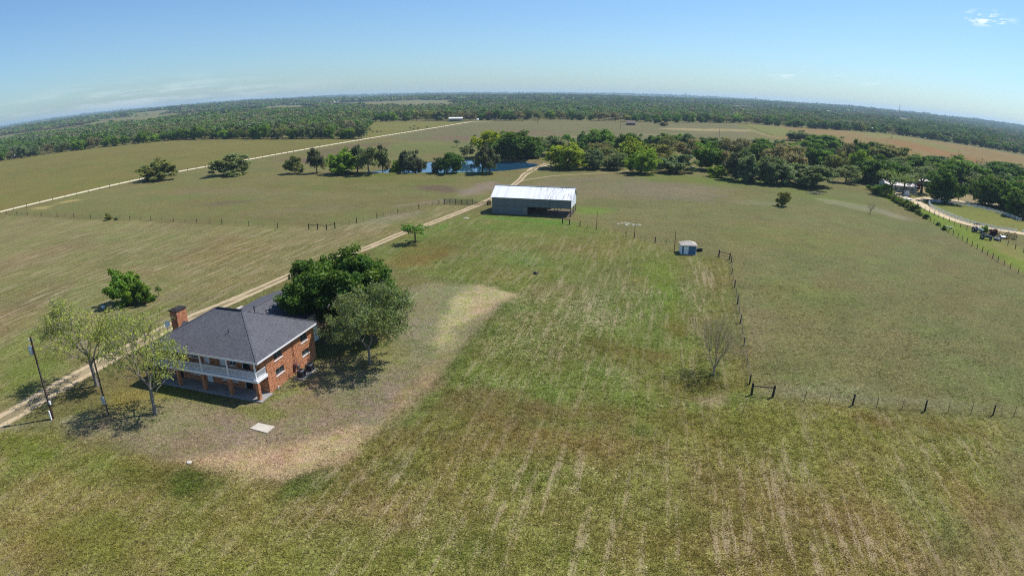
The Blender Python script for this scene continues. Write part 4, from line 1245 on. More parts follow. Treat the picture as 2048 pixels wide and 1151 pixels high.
# walls with window and door openings left open: built as strips round the openings
def wall_strips(mb, a0, a1, z0, z1, holes, put):
    """holes: (a0, a1, z0, z1) sorted along the wall; put(a0, a1, z0, z1) adds one solid strip."""
    cur = a0
    for h in sorted(set((h[0], h[1]) for h in holes)):
        put(cur, h[0], z0, z1)
        zz = z0
        for q in sorted([q for q in holes if (q[0], q[1]) == h], key=lambda q: q[2]):
            put(h[0], h[1], zz, q[2]); zz = q[3]
        put(h[0], h[1], zz, z1); cur = h[1]
    put(cur, a1, z0, z1)
R_HOLES = [(3.7, 5.55, 1.62, 2.5), (3.7, 5.55, 3.75, 5.0), (9.95, 11.65, 1.6, 2.4), (9.95, 11.65, 3.6, 4.9)]
F_HOLES = [(-16.4, -14.6, .12, 2.2), (-16.4, -14.6, 2.9, 4.95), (-13.0, -11.2, 1.0, 2.2), (-13.0, -11.2, 3.5, 4.8), (-10.3, -9.3, .12, 2.2), (-10.3, -9.3, 2.9, 4.95),
           (-7.6, -6.6, .9, 2.2), (-7.6, -6.6, 2.9, 4.95), (-6.0, -4.9, .9, 2.2), (-6.0, -4.9, 3.2, 4.8), (-3.9, -2.6, .12, 2.2), (-3.9, -2.6, 2.9, 4.95)]
mb = MB()
def putR(a0, a1, z0, z1):
    if a1 - a0 > .01 and z1 - z0 > .01: mb.box(X1 - .28, X1, a0, a1, z0, z1)
def putF(a0, a1, z0, z1):
    if a1 - a0 > .01 and z1 - z0 > .01: mb.box(a0, a1, YW, YW + .28, z0, z1)
wall_strips(mb, YW, YB - .28, 0, ZE, R_HOLES, putR)
wall_strips(mb, X0 + .28, X1 - .28, 0, ZE, F_HOLES, putF)
mb.box(X0, X1, YB - .28, YB, 0, ZE); mb.box(X0, X0 + .28, YW, YB - .28, 0, ZE)
mb.build('brick_wall', M_BRICK, HOUSE)
mb = MB(); mb.box(X0 + .3, X1 - .3, YW + .3, YB - .3, .05, .1); mb.box(X0 + .3, X1 - .3, YW + .3, YB - .3, 2.6, 2.8)
mb.build('floor', M_SOFFIT, HOUSE)

# hip roof
E0, E1, F0, F1 = -18.05, .52, -.32, 13.72
hd = (F1 - F0) / 2; ZR = 9.0; zt = ZE + .20
rl, rr, ry_ = E0 + hd, E1 - hd, (F0 + F1) / 2
roof = MB()
top = [(E0, F0, zt), (E1, F0, zt), (E1, F1, zt), (E0, F1, zt), (rl, ry_, ZR), (rr, ry_, ZR)]
bot = [(x, y, z - .10) for x, y, z in top[:4]]
roof.add(top, [(0, 1, 5, 4), (1, 2, 5), (2, 3, 4, 5), (3, 0, 4)])
roof.add(top[:4] + bot, [(0, 4, 5, 1), (1, 5, 6, 2), (2, 6, 7, 3), (3, 7, 4, 0), (4, 7, 6, 5)])
ROOF = roof.build('roof', M_SHINGLE, HOUSE)
# hip and ridge caps
cap = MB()
for a, b in ((0, 4), (3, 4), (1, 5), (2, 5), (4, 5)):
    p, q = Vector(top[a]), Vector(top[b]); cap.beam(p + Vector((0, 0, .015)), q + Vector((0, 0, .005)), .26, .03)
cap.build('ridge_cap', M_SHINGLE, ROOF)
cap = MB(); cap.beam((rl + .2, ry_, ZR + .06), (rr - .1, ry_, ZR + .06), .30, .10); cap.build('ridge_vent', M_BLACK, ROOF)
v = MB(); v.cyl(-6.0, 8.6, 8.0, 8.85, .075, n=10).cyl(-6.0, 8.6, 8.85, 8.95, .12, n=10); v.build('vent_pipe', M_BLACK, ROOF)
v = MB(); v.cyl(-6.3, 3.2, 7.15, 7.55, .05, n=8).tube([(-6.3, 3.2, 7.55), (-6.3, 3.05, 7.62)], .06, 8); v.build('vent_pipe', M_BLACK, ROOF)
fa = MB()
fz0, fz1 = ZE - .06, ZE + .19
fa.box(E0, E1, F0 - .02, F0 + .03, fz0, fz1); fa.box(E0, E1, F1 - .03, F1 + .02, fz0, fz1)
fa.box(E0 - .02, E0 + .03, F0 + .03, F1 - .03, fz0, fz1); fa.box(E1 - .03, E1 + .02, F0 + .03, F1 - .03, fz0, fz1)
fa.build('fascia', M_WHITE, HOUSE)
so_ = MB(); so_.box(E0 + .03, E1 - .03, F0 + .03, F1 - .03, ZE + .005, ZE + .04); so_.build('soffit', M_SOFFIT, HOUSE)

# windows of the lit side and the porch wall
def window(plane, a0, a1, z0, z1, nx, nz, sill=True, white=False):
    fr = MB(); d = .06
    def bx(m, p0, p1, q0, q1, t0, t1):
        if plane == 'R': m.box(X1 - .16 + t0, X1 - .16 + t1, p0, p1, q0, q1)
        else: m.box(p0, p1, YW + .16 - t1, YW + .16 - t0, q0, q1)
    bx(fr, a0, a0 + d, z0, z1, 0, .06); bx(fr, a1 - d, a1, z0, z1, 0, .06); bx(fr, a0 + d, a1 - d, z0, z0 + d, 0, .06); bx(fr, a0 + d, a1 - d, z1 - d, z1, 0, .06)
    for i in range(1, nx): a = a0 + (a1 - a0) * i / nx; bx(fr, a - .025, a + .025, z0 + d, z1 - d, 0, .045)
    for i in range(1, nz): q = z0 + (z1 - z0) * i / nz; bx(fr, a0 + d, a1 - d, q - .022, q + .022, .002, .048)
    f = fr.build('window', M_WHITE if white else M_GREYMETAL, HOUSE)
    gl = MB(); bx(gl, a0 + d, a1 - d, z0 + d, z1 - d, -.01, .012); gl.build('pane', M_DARKGLASS, f)
    if sill:
        s = MB()
        if plane == 'R': s.box(X1 - .10, X1 + .07, a0 - .08, a1 + .08, z0 - .10, z0 - .003)
        else: s.box(a0 - .08, a1 + .08, YW - .07, YW + .10, z0 - .10, z0 - .003)
        s.build('sill', M_WHITE, f)
    return f
for h in R_HOLES: window('R', *h, 2 if h[3] > 3 else 2, 2 if h[3] > 3 else 1)
def door(a0, a1, z0, z1, white=True):
    m = MB(); m.box(a0 + .06, a1 - .06, YW + .12, YW + .17, z0, z1 - .06)
    for k_ in range(3): m.box(a0 + .18, a1 - .18, YW + .105, YW + .119, z0 + .2 + k_ * .62, z0 + .68 + k_ * .62)
    dd = m.build('door', M_WHITE if white else M_BLACK, HOUSE)
    f = MB(); f.box(a0, a0 + .057, YW + .05, YW + .2, z0, z1); f.box(a1 - .057, a1, YW + .05, YW + .2, z0, z1); f.box(a0 + .057, a1 - .057, YW + .05, YW + .2, z1 - .057, z1); f.build('door_frame', M_WHITE, dd)
    k_ = MB(); k_.tube([(a1 - .16, YW + .11, z0 + 1.0), (a1 - .16, YW + .03, z0 + 1.0)], .03, 8); k_.build('door_knob', M_GREYMETAL, dd)
for h in F_HOLES:
    if h[2] < .5 or abs(h[2] - 2.9) < .05: door(*h, white=h[0] in (-10.3, -7.6))
    else: window('F', *h, 2, 2, white=True)

# porch: slab, brick pillars, deck, posts, railings
m = MB(); m.box(X0 - .1, X1 + .45, -.55, YW, .0, .13); m.build('porch_slab', paint('dirty_concrete', (.26, .25, .24), .9, 0, .15, 1.5, .15), HOUSE)  # porch floor in darker, dirty concrete
PX = [-17.4, -13.4, -8.95, -4.55, -.18]
for px in PX:
    m = MB(); m.box(px - .22, px + .22, -.22, .22, .13, 2.52); m.box(px - .25, px + .25, -.25, .25, 2.40, 2.52) if False else None
    m.build('brick_pillar', M_BRICK, HOUSE)
m = MB(); m.box(X0 - .05, X1 + .06, -.26, YW, 2.55, 2.84); m.box(X0 - .08, X1 + .09, -.29, -.262, 2.50, 2.86); m.box(X1 + .062, X1 + .09, -.262, YW, 2.50, 2.86)
m.build('porch_deck', M_WHITE, HOUSE)
for px in PX:
    m = MB(); m.box(px - .08, px + .08, -.16, 0.0, 2.86, ZE - .03); m.box(px - .12, px + .12, -.2, .04, ZE - .14, ZE - .031); m.build('porch_post', M_WHITE, HOUSE)
def railing(p, q):
    m = MB(); p = Vector(p); q = Vector(q); d = (q - p); L = d.length; d.normalize()
    m.beam(p + Vector((0, 0, .98)), q + Vector((0, 0, .98)), .09, .06); m.beam(p + Vector((0, 0, .14)), q + Vector((0, 0, .14)), .06, .07)
    n_ = int(L / .125)
    for i in range(n_):
        c = p + d * (L * (i + .5) / n_); m.beam(c + Vector((0, 0, .175)), c + Vector((0, 0, .95)), .03, .03)
    m.build('railing', M_WHITE, HOUSE)
for a, b in zip(PX[:-1], PX[1:]): railing((a + .08, -.08, 2.86), (b - .08, -.08, 2.86))
railing((-.1, .02, 2.86), (-.1, YW - .02, 2.86)); railing((PX[0], .02, 2.86), (PX[0], YW - .02, 2.86))
# thin white beam under the eave
m = MB(); m.box(X0 - .05, X1, -.17, .01, ZE - .03, ZE + .003); m.build('porch_beam', M_WHITE, HOUSE)

# chimney on the left wall
m = MB(); m.box(-19.0, -17.703, 5.7, 7.7, 0, 8.05); m.box(-19.06, -17.64, 5.64, 7.76, 7.75, 7.95) if False else None
CH = m.build('chimney', M_BRICK, HOUSE)
m = MB(); m.box(-19.1, -17.6, 5.6, 7.8, 8.053, 8.2); m.box(-18.8, -17.9, 6.0, 7.4, 8.2, 8.33); m.build('chimney_cap', paint('sooty_cap', (.035, .03, .028), .9, 0, .3), CH)
# saddle of shingles between the chimney and the roof
m = MB(); m.add([(-17.64, 5.6, 5.5), (-17.64, 7.8, 5.5), (-17.64, 6.7, 6.35), (-16.0, 6.7, 6.38)], [(0, 1, 2), (0, 2, 3), (1, 3, 2)]); m.build('cricket', M_SHINGLE, ROOF)

# back wing with its gable roof, and the white sided bay
m = MB()
WX0, WX1, WY0, WY1 = -19.0, -5.2, 13.303, 27.0
m.box(WX0, WX1, WY0, WY1, 0, 2.75)
m.prism([(WX0, 2.75), (WX1, 2.75), ((WX0 + WX1) / 2, 5.42)], WY1 - .2, WY1, 'y')
m.build('wing_wall', M_BRICK, HOUSE)
mid = (WX0 + WX1) / 2
def gable(mb, x0, x1, y0, y1, ze, zr, th=.14):
    xm = (x0 + x1) / 2
    mb.prism([(x0, ze), (xm, zr), (x1, ze), (x1, ze - th), (xm, zr - th), (x0, ze - th)], y0, y1, 'y')
m = MB(); gable(m, WX0 - .4, WX1 + .4, 11.6, WY1 + .35, 2.9, 5.62)
WR = m.build('wing_roof', M_SHINGLE, HOUSE)
m = MB(); m.beam((mid, 12.6, 5.65), (mid, WY1 + .3, 5.65), .34, .06); m.build('ridge_cap', M_SHINGLE, WR)
m = MB(); m.cyl(-9.4, 17.5, 4.2, 4.9, .06, n=8); m.build('vent_pipe', M_BLACK, WR)
m = MB(); m.box(-5.19, -3.4, 16.6, 19.6, 0, 4.5); m.build('bay_wall', metal_sheet('white_siding', (.72, .76, .78), .5, .28), HOUSE)
m = MB(); m.prism([(-5.6, 4.503), (-3.1, 4.503), (-3.1, 4.62), (-5.6, 4.95)], 16.3, 19.9, 'y'); m.build('bay_roof', M_SHINGLE, HOUSE)
# service boxes on the lit wall
m = MB(); m.box(X1 + .002, X1 + .22, 7.55, 8.1, .7, 1.6); m.cyl(X1 + .12, 7.82, 1.6, 5.1, .035, n=8); m.lathe([(.13, 1.25), (.13, 1.4)], 12, X1 + .26, 7.82); m.build('electric_meter', M_RED, HOUSE)
m = MB(); m.box(X1 + .002, X1 + .2, 8.5, 8.75, .5, 1.0); m.build('junction_box', M_GREYMETAL, HOUSE)
m = MB(); m.cyl(X1 + .35, 3.3, 0, .32, .06, n=8).lathe([(.1, .32), (.13, .38), (.05, .44)], 10, X1 + .35, 3.3); m.build('cleanout_pipe', M_WHITE, HOUSE)

def local(x, y, z=0):                                     # house frame -> world
    c, s = math.cos(GRID_ANG), math.sin(GRID_ANG)
    return (-31.4 + x * c - y * s, 63.7 + x * s + y * c, z)

# satellite dish beside the chimney
d = empty('satellite_dish', local(-19.25, 5.0, 0), GRID_ANG); tag(d, 'white satellite dish on a mast beside the brick chimney', 'satellite dish')
m = MB(); m.cyl(0, 0, 0, 5.9, .035, n=8); m.tube([(0, 0, 5.9), (.12, .0, 6.2)], .03, 8); m.build('mast', M_GREYMETAL, d)
m = MB()
ax = Vector((.35, -.75, .45)).normalized(); a1 = ax.cross(Vector((0, 0, 1))).normalized(); a2 = a1.cross(ax)
vs = []; fs = []
for i, (r_, q) in enumerate(((.02, 0), (.2, .03), (.36, .09), (.48, .17))):
    for k_ in range(16):
        t_ = 2 * PI * k_ / 16; vs.append(Vector((.12, 0, 6.3)) + ax * q + (a1 * math.cos(t_) + a2 * math.sin(t_)) * r_)
for i in range(3):
    for k_ in range(16): fs.append((i * 16 + k_, i * 16 + (k_ + 1) % 16, (i + 1) * 16 + (k_ + 1) % 16, (i + 1) * 16 + k_))
m.add(vs, fs, True); m.build('dish', M_WHITE, d, recalc=False)
m = MB(); m.beam(Vector((.12, 0, 6.3)) - a2 * .4 + ax * .1, Vector((.12, 0, 6.3)) + ax * .55, .03); m.box(.12 + ax.x * .55 - .05, .12 + ax.x * .55 + .05, ax.y * .55 - .05, ax.y * .55 + .05, 6.3 + ax.z * .55 - .05, 6.3 + ax.z * .55 + .05); m.build('feed_arm', M_GREYMETAL, d)

# two air conditioners on their pad
pad = MB(); pad.box(.55, 2.1, 6.5, 10.1, 0, .09); p_ = pad.build('concrete_pad', M_CONC); p_.location = local(0, 0); p_.rotation_euler.z = GRID_ANG
tag(p_, 'pale concrete pad under the two air conditioners', 'concrete pad')
M_AC = paint('dark_louvre', (.05, .055, .06), .5, .4, .2)
def ac_unit(x, y, label):
    r = empty('air_conditioner', local(x, y, .09), GRID_ANG); tag(r, label, 'air conditioner', 'air conditioners by the house wall')
    b = MB(); b.box(-.43, .43, -.43, .43, .0, .86)
    for i in range(9): b.box(-.445, .445, -.445, .445, .07 + i * .09, .10 + i * .09)
    b.build('cabinet', M_AC, r)
    t_ = MB(); t_.box(-.47, .47, -.47, .47, .865, .92); t_.lathe([(.36, .921), (.36, .97), (.33, .99)], 18); t_.build('top_panel', M_GREYMETAL, r)
    g_ = MB(); g_.lathe([(.32, .991), (.30, .995)], 18); g_.build('fan_guard', M_BLACK, r)
ac_unit(1.32, 7.3, 'nearer dark air conditioner on the pad by the sunlit brick wall')
ac_unit(1.42, 9.3, 'farther dark air conditioner on the pad by the sunlit brick wall')

# slabs and covers in the yard
def slab_obj(name, label, cat, pts, th=.09, mat=None):
    P = [survey(*p) for p in pts]; m = MB(); m.prism(P, -.02, th, 'z'); o = m.build(name, mat or M_CONC); tag(o, label, cat); return o
slab_obj('concrete_slab', 'pale rectangular concrete slab lying in the front lawn', 'slab', [(500, 857), (517, 846), (550, 853), (534, 866)])
slab_obj('concrete_slab', 'pale concrete apron behind the house roof beside the driveway', 'slab', [(472, 617), (482, 612), (508, 616), (500, 624)])
c = survey(378.5, 925); m = MB(); m.lathe([(.30, -.02), (.30, .12), (.24, .16)], 14, c[0], c[1]); o = m.build('well_cover', M_CONC); tag(o, 'small white round cover at the left edge of the bare tan soil', 'well cover')
c = survey(207, 617); m = MB(); m.lathe([(.2, 0), (.42, .45), (.42, .5), (.2, .55)], 12, c[0], c[1]); m.cyl(c[0], c[1], .5, .75, .08, n=8); o = m.build('water_drum', paint('pale_drum', (.6, .66, .72), .5, 0, .1)); tag(o, 'small pale drum on the grass beside the round bush tree shadow', 'drum')
c = survey(1071, 547); m = MB(); m.lathe([(.5, -.02), (.46, .3), (.2, .42)], 9, c[0], c[1]); o = m.build('black_tub', M_BLACK); tag(o, 'small black tub lying in the middle of the centre field', 'tub')

# ------------------------------------------------------------------ barn
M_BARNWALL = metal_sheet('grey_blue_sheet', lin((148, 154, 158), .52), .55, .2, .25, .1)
M_BARNROOF = metal_sheet('galvanised_roof', (.80, .80, .79), .42, .2, .6, .15, 0, .5, 12)
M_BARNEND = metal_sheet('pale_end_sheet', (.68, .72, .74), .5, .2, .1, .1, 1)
BARN = empty('barn', (-6.15, 181.7, 0), GRID_ANG); tag(BARN, 'long metal barn with bright galvanised gable roof and open front bay', 'barn')
BL, BD, BE, BR = 24.6, 11.2, 5.15, 8.05
m = MB()
m.box(0, 11.2, 0, .06, 0, BE - .02); m.box(11.2, BL, 0, .06, 2.55, BE - .02)
m.box(0, .06, .06, BD, 0, BE - .02); m.prism([(.0, BE - .02), (BD, BE - .02), (BD / 2, BR - .12)], 0, .06, 'x')
m.box(.06, BL - 8, BD - .06, BD, 0, BE - .02)
m.build('wall', M_BARNWALL, BARN)
m = MB(); m.prism([(0.063, 2.75), (BD - .8, 2.55), (BD - .8, BE - .9), (BD - .8, BE - .02), (BD / 2, BR - .12), (0.063, BE - .02)], BL - .06, BL, 'x'); m.build('end_wall', M_BARNEND, BARN)
m = MB(); m.box(.002, BL, -.012, -.002, 2.5, 2.56); m.box(17.8, 17.95, -.014, -.003, 2.56, BE - .1); m.build('girt', M_WOODPOST, BARN)
m = MB(); m.prism([(-.35, BE), (BD / 2, BR), (BD + .35, BE), (BD + .35, BE - .05), (BD / 2, BR - .05), (-.35, BE - .05)], -.4, BL + .4, 'x'); RB = m.build('roof', M_BARNROOF, BARN)
m = MB(); m.beam((-.4, BD / 2, BR + .03), (BL + .4, BD / 2, BR + .03), .5, .05); m.build('ridge_cap', M_GREYMETAL, RB)
for px in (11.3, 15.4, 19.6, BL - .15):
    for py in (.15, BD / 2, BD - .2):
        if px < 15 and py > 1: continue
        m = MB(); m.box(px - .09, px + .09, py - .09, py + .09, 0, BE - .1); m.build('post', M_WOODPOST, BARN)
m = MB(); m.box(9.9, 11.15, -.03, -.003, .05, 2.35); m.build('door', metal_sheet('weathered_door', lin((170, 160, 146), .6), .7, .3, .4), BARN)
for a, b in ((11.4, 15.3), (15.5, 19.5), (19.7, BL - .25)):
    m = MB()
    for zz in (.45, .85, 1.25, 1.65): m.beam((a, .3, zz), (b, .3, zz), .05)
    m.build('stock_panel', M_RUST, BARN)
m = MB()
for zz in (.45, .85, 1.25, 1.65): m.beam((BL - .1, .4, zz), (BL - .1, BD - .4, zz), .05)
m.build('stock_panel', M_STEELPIPE, BARN)
m = MB(); m.box(.2, BL - .2, .2, BD - .2, -.01, .03); m.build('dirt_floor', paint('barn_dirt', (.12, .09, .065), .95), BARN)
def barn_local(x, y): c, s = math.cos(GRID_ANG), math.sin(GRID_ANG); return (-6.15 + x * c - y * s, 181.7 + x * s + y * c)
# hay bales in the open bay
def bale(at, rz, label, grp, r=.75, L=1.4, mat=None):
    m = MB(); m.tube([(-L / 2, 0, r), (L / 2, 0, r)], [r, r], 18); o = m.build('hay_bale', mat or HAY); o.location = (*at, 0); o.rotation_euler.z = rz
    return tag(o, label, 'hay bale', grp)
HAY = paint('hay', (.26, .20, .10), .95, 0, .3, 8, .05)
for x, y in ((13.2, 7.8), (13.4, 9.4), (15.2, 8.2)): bale(barn_local(x, y), GRID_ANG, 'round hay bale in the dark open bay of the barn', 'bales in the barn')

# ------------------------------------------------------------------ shed, trough, rocks
SH = survey(1377, 509); SHED = empty('garden_shed', (SH[0], SH[1], 0), math.radians(-6)); tag(SHED, 'small blue shed with white door and tan hip roof beside a tall thin post', 'shed')
m = MB(); sw, sd, sh_ = 1.72, 3.2, 2.15
m.box(-sw, sw, 0, sd, .1, sh_); m.build('wall', metal_sheet('blue_board', lin((96, 140, 178), .62), .7, .3, 0, 0, 0, .2), SHED)
m = MB(); m.box(-sw - .15, sw + .15, -.15, sd + .15, 0, .1); m.build('floor', M_CONC, SHED)
m = MB(); m.box(-1.2, -.1, -.03, -.003, .12, 1.95); dd = m.build('door', M_WHITE, SHED)
m = MB(); m.box(-.26, -.2, -.07, -.031, .95, 1.1); m.build('handle', M_BLACK, dd)
m = MB(); m.box(-sw - .012, -sw + .1, -.012, .1, .1, sh_); m.box(sw - .1, sw + .012, -.012, .1, .1, sh_); m.box(-sw - .013, -sw - .002, .1, sd, .1, sh_ - .02); m.box(-sw + .1, sw - .1, -.013, -.002, sh_ - .14, sh_); m.build('corner_trim', M_WHITE, SHED)
m = MB(); e = .28; z0 = sh_ + .002; zr = 3.05
P = [(-sw - e, -e, z0), (sw + e, -e, z0), (sw + e, sd + e, z0), (-sw - e, sd + e, z0)]
m.add(P + [(x, y, z0 + .1) for x, y, z in P] + [(-.15, sd / 2, zr), (.15, sd / 2, zr)], [(0, 3, 2, 1), (0, 1, 5, 4), (1, 2, 6, 5), (2, 3, 7, 6), (3, 0, 4, 7), (4, 5, 9, 8), (5, 6, 9), (6, 7, 8, 9), (7, 4, 8)])
m.build('roof', shingle_material('tan_shingles', lin((186, 176, 166), .8)), SHED)
c = survey(1398, 502); m = MB(); m.lathe([(.80, 0), (.84, .55), (.88, .6), (.80, .62), (.76, .3)], 20); T = m.build('stock_tank', M_BLACK); T.location = (c[0], c[1], 0); T.scale = (1.05, .7, 1); tag(T, 'black oval stock tank right of the blue shed', 'stock tank')
m = MB(); m.lathe([(.74, .44), (.70, .445)], 20); wt = m.build('water', M_DARKGLASS, T)
M_ROCK = paint('limestone', (.34, .31, .25), .9, 0, .25, 3, .1)
rr_ = random.Random(8)
for i, (px, py, s) in enumerate([(1236, 448, .7), (1244, 446.5, .6), (1250, 445.5, .5), (1256, 447, .75), (1262, 447.5, .6), (1270, 449, .7), (1278, 449.5, .6), (1252, 450, .7), (1266, 450.5, .5)]):
    g = survey(px, py); m = MB(); prof = [(s * (.9 + rr_.random() * .3), -.03), (s * 1.0, .07), (s * .6, .13 + rr_.random() * .04), (s * .1, .15)]
    m.lathe(prof, 7); m.v = [(x * (1 + rr_.uniform(-.18, .18)), y * (1 + rr_.uniform(-.18, .18)) * .8, z) for x, y, z in m.v]
    o = m.build('limestone_rock', M_ROCK); o.location = (g[0], g[1], 0); o.rotation_euler.z = rr_.uniform(0, 6)
    tag(o, 'pale limestone rock in the scatter beyond the wire fence right of the barn', 'rock', 'limestone rocks beyond the fence')
for px, py, s in ((931, 436, .8), (934.5, 436.5, .7)):
    g = survey(px, py); m = MB(); m.lathe([(s, -.05), (s * .9, .1), (s * .3, .16)], 8); o = m.build('limestone_rock', M_ROCK); o.location = (*g, 0)
    tag(o, 'flat pale rock in the grass left of the barn by the driveway', 'rock', 'flat rocks left of the barn')

# ------------------------------------------------------------------ utility poles
def pole_base(p): g = survey(*p); return (g[0], g[1], 0)
P1 = empty('utility_pole', pole_base((107, 836))); tag(P1, 'tall wooden utility pole carrying a grey transformer beside the driveway', 'utility pole')
HP = 11.2
m = MB(); m.cyl(0, 0, 0, HP, .17, .11, 12); m.build('pole', M_POLE, P1)
m = MB(); m.lathe([(.24, 8.8), (.27, 8.85), (.27, 9.72), (.24, 9.8), (.1, 9.86)], 16, -.42, -.08); TRF = m.build('transformer', paint('transformer_grey', (.50, .56, .60), .4, .2, .08), P1)
m = MB(); m.cyl(-.42, -.08, 9.86, 10.15, .045, .03, 8).cyl(-.55, -.12, 9.8, 10.0, .04, .03, 8); m.build('bushing', M_WHITE, TRF)
for zb in (9.0, 9.5): m = MB(); m.box(-.2, -.12, -.12, .02, zb, zb + .12); m.build('bracket', M_GREYMETAL, P1)
m = MB(); m.beam((-.38, -.05, 10.75), (.2, .02, 10.75), .07, .09); m.cyl(-.36, -.05, 10.45, 10.72, .05, .04, 8).cyl(-.36, -.05, 10.8, 10.95, .05, .03, 8); m.build('cutout_arm', M_WHITE, P1)
m = MB(); m.beam((-.05, 0, 10.9), (.32, .05, 10.9), .06); m.build('top_pin', M_GREYMETAL, P1)
m = MB(); m.box(.12, .34, -.16, .06, 2.05, 2.5); m.build('meter_box', M_WHITE, P1)
m = MB(); m.cyl(.16, -.12, 2.5, 7.5, .03, n=6); m.build('conduit', M_GREYMETAL, P1)
m = MB(); m.box(-.16, -.0, -.42, -.26, 0, 1.25); m.build('cable_pedestal', M_WHITE, P1)
P2 = empty('utility_pole', pole_base((217, 830))); tag(P2, 'shorter dark utility pole with a grey meter box between the light green trees', 'utility pole')
m = MB(); m.cyl(0, 0, 0, 8.0, .14, .10, 12); m.build('pole', M_POLE, P2)
m = MB(); m.box(-.2, .22, -.32, -.13, 1.75, 2.75); m.build('meter_box', paint('box_grey', (.42, .47, .48), .5, .2, .1), P2)
m = MB(); m.cyl(.08, -.18, 0, 1.75, .04, n=8).cyl(.08, -.16, 2.75, 7.6, .03, n=8); m.build('conduit', M_GREYMETAL, P2)
m = MB(); m.beam((-.2, 0, 7.85), (.12, 0, 7.85), .06); m.build('top_pin', M_GREYMETAL, P2)
def thin_pole(p, topy, label, r=.09, h=None, cross=False):
    g = pole_base(p); hh = h or height_at(p, topy)
    o = empty('wooden_pole', g); tag(o, label, 'pole')
    m = MB(); m.cyl(0, 0, 0, hh, r, r * .7, 8); m.build('pole', M_POLE, o)
    if cross: m = MB(); m.beam((-.9, 0, hh - .5), (.9, 0, hh - .5), .1); m.build('crossarm', M_POLE, o)
    return o
thin_pole((1348.7, 500.5), 462, 'tall thin dark post at the left wall of the blue shed', .085)
thin_pole((1268.7, 476), 444, 'tall thin dark post between the limestone scatter and the blue shed', .08)
thin_pole((1193, 459.5), 422, 'tall thin dark post in the fence right of the barn', .08)
thin_pole((1075, 248), 238, 'far power pole in the back pasture, leftmost of the distant ones', .16, cross=True)
thin_pole((1241, 258), 242, 'far power pole left of the old grey hut', .16, cross=True)
thin_pole((1438, 277), 255, 'far power pole behind the grove at the pale bare streak', .16, cross=True)
thin_pole((1772, 302), 281, 'far power pole in the reddish field, left one', .16, cross=True)
thin_pole((1916, 318), 299, 'far power pole in the reddish field, right one', .16, cross=True)
thin_pole((1789, 388), 352, 'slim power pole before the neighbour house', .12, cross=True)
# ------------------------------------------------------------------ fences
def post_mesh(h, r, n=7):
    m = MB(); m.tube([(0, 0, -.1), (.0, 0, h * .5), (.012, .008, h)], [r * 1.05, r, r * .92], n); return m.mesh('post', M_WOODPOST)
def tpost_mesh(h): m = MB(); m.beam((0, 0, -.1), (0, 0, h), .06, .06); return m.mesh('post', M_STEELPIPE)
POST = [post_mesh(1.45, .105), post_mesh(1.55, .12), post_mesh(1.38, .095)]
HEAVY = post_mesh(1.65, .15, 9)
TPOST = tpost_mesh(1.4)
M_WIRE = paint('fence_wire', (.12, .11, .10), .5, .6, .1)
def zat(p): return float(ground_z(np.array([p[0]]), np.array([p[1]]))[0])
def wire_fence(name, label, wood, thin=(), braces=(), strands=4, cat='fence', heavy=(), sub=0, zoff=0, rail=None):
    """wood / thin / heavy: survey points of posts.  braces: pairs of heavy post points joined by a top rail."""
    W = [survey(*p) for p in wood]; T = [survey(*p) for p in thin]; Hv = [survey(*p) for p in heavy]
    o = empty(name, (*W[0], 0)); ox, oy = W[0]
    rr = random.Random(len(W) * 7 + 1)
    def put(me, p):
        c = link_mesh('post', me, o); c.location = (p[0] - ox, p[1] - oy, zat(p)); c.rotation_euler = (rr.uniform(-.05, .05), rr.uniform(-.05, .05), rr.uniform(0, 6))
    for p in W: put(POST[rr.randrange(3)], p)
    for p in T: put(TPOST, p)
    for p in Hv: put(HEAVY, p)
    allp = sorted(W + T + Hv, key=lambda p: (np.array(p) - np.array(W[0])) @ (np.array(W[-1]) - np.array(W[0])))
    m = MB()
    for k in range(strands):
        zz = .3 + k * .28
        pts = [(p[0] - ox, p[1] - oy, zat(p) + zz) for p in allp]
        for a, b in zip(pts[:-1], pts[1:]): m.tube([a, b], .011, 3, cap=False)
    m.build('wire', M_WIRE, o, recalc=False)
    for a, b in braces:
        a = survey(*a); b = survey(*b); m = MB(); m.beam((a[0] - ox, a[1] - oy, 1.28), (b[0] - ox, b[1] - oy, 1.28), .10, .10); m.build('brace_rail', M_WOODPOST, o)
    tag(o, label, cat)
    return o

def along(pts, spacing, jitter=.1, seed=1):
    """Evenly spaced points (as survey points are not needed: returns metres)."""
    L = smooth_line(pts, 1.0); d = np.concatenate([[0], np.cumsum(np.linalg.norm(np.diff(L, axis=0), axis=1))])
    r = random.Random(seed); out = []; s = 0
    while s < d[-1]:
        out.append((float(np.interp(s, d, L[:, 0])), float(np.interp(s, d, L[:, 1])))); s += spacing * (1 + r.uniform(-jitter, jitter))
    return out
_survey = survey
def survey(x, y=None, z=0.0):                   # accept metres wrapped in a tuple tagged 'm' too
    if isinstance(x, str): return y
    return _survey(x, y, z)
def M(pts): return [('m', p) for p in pts]

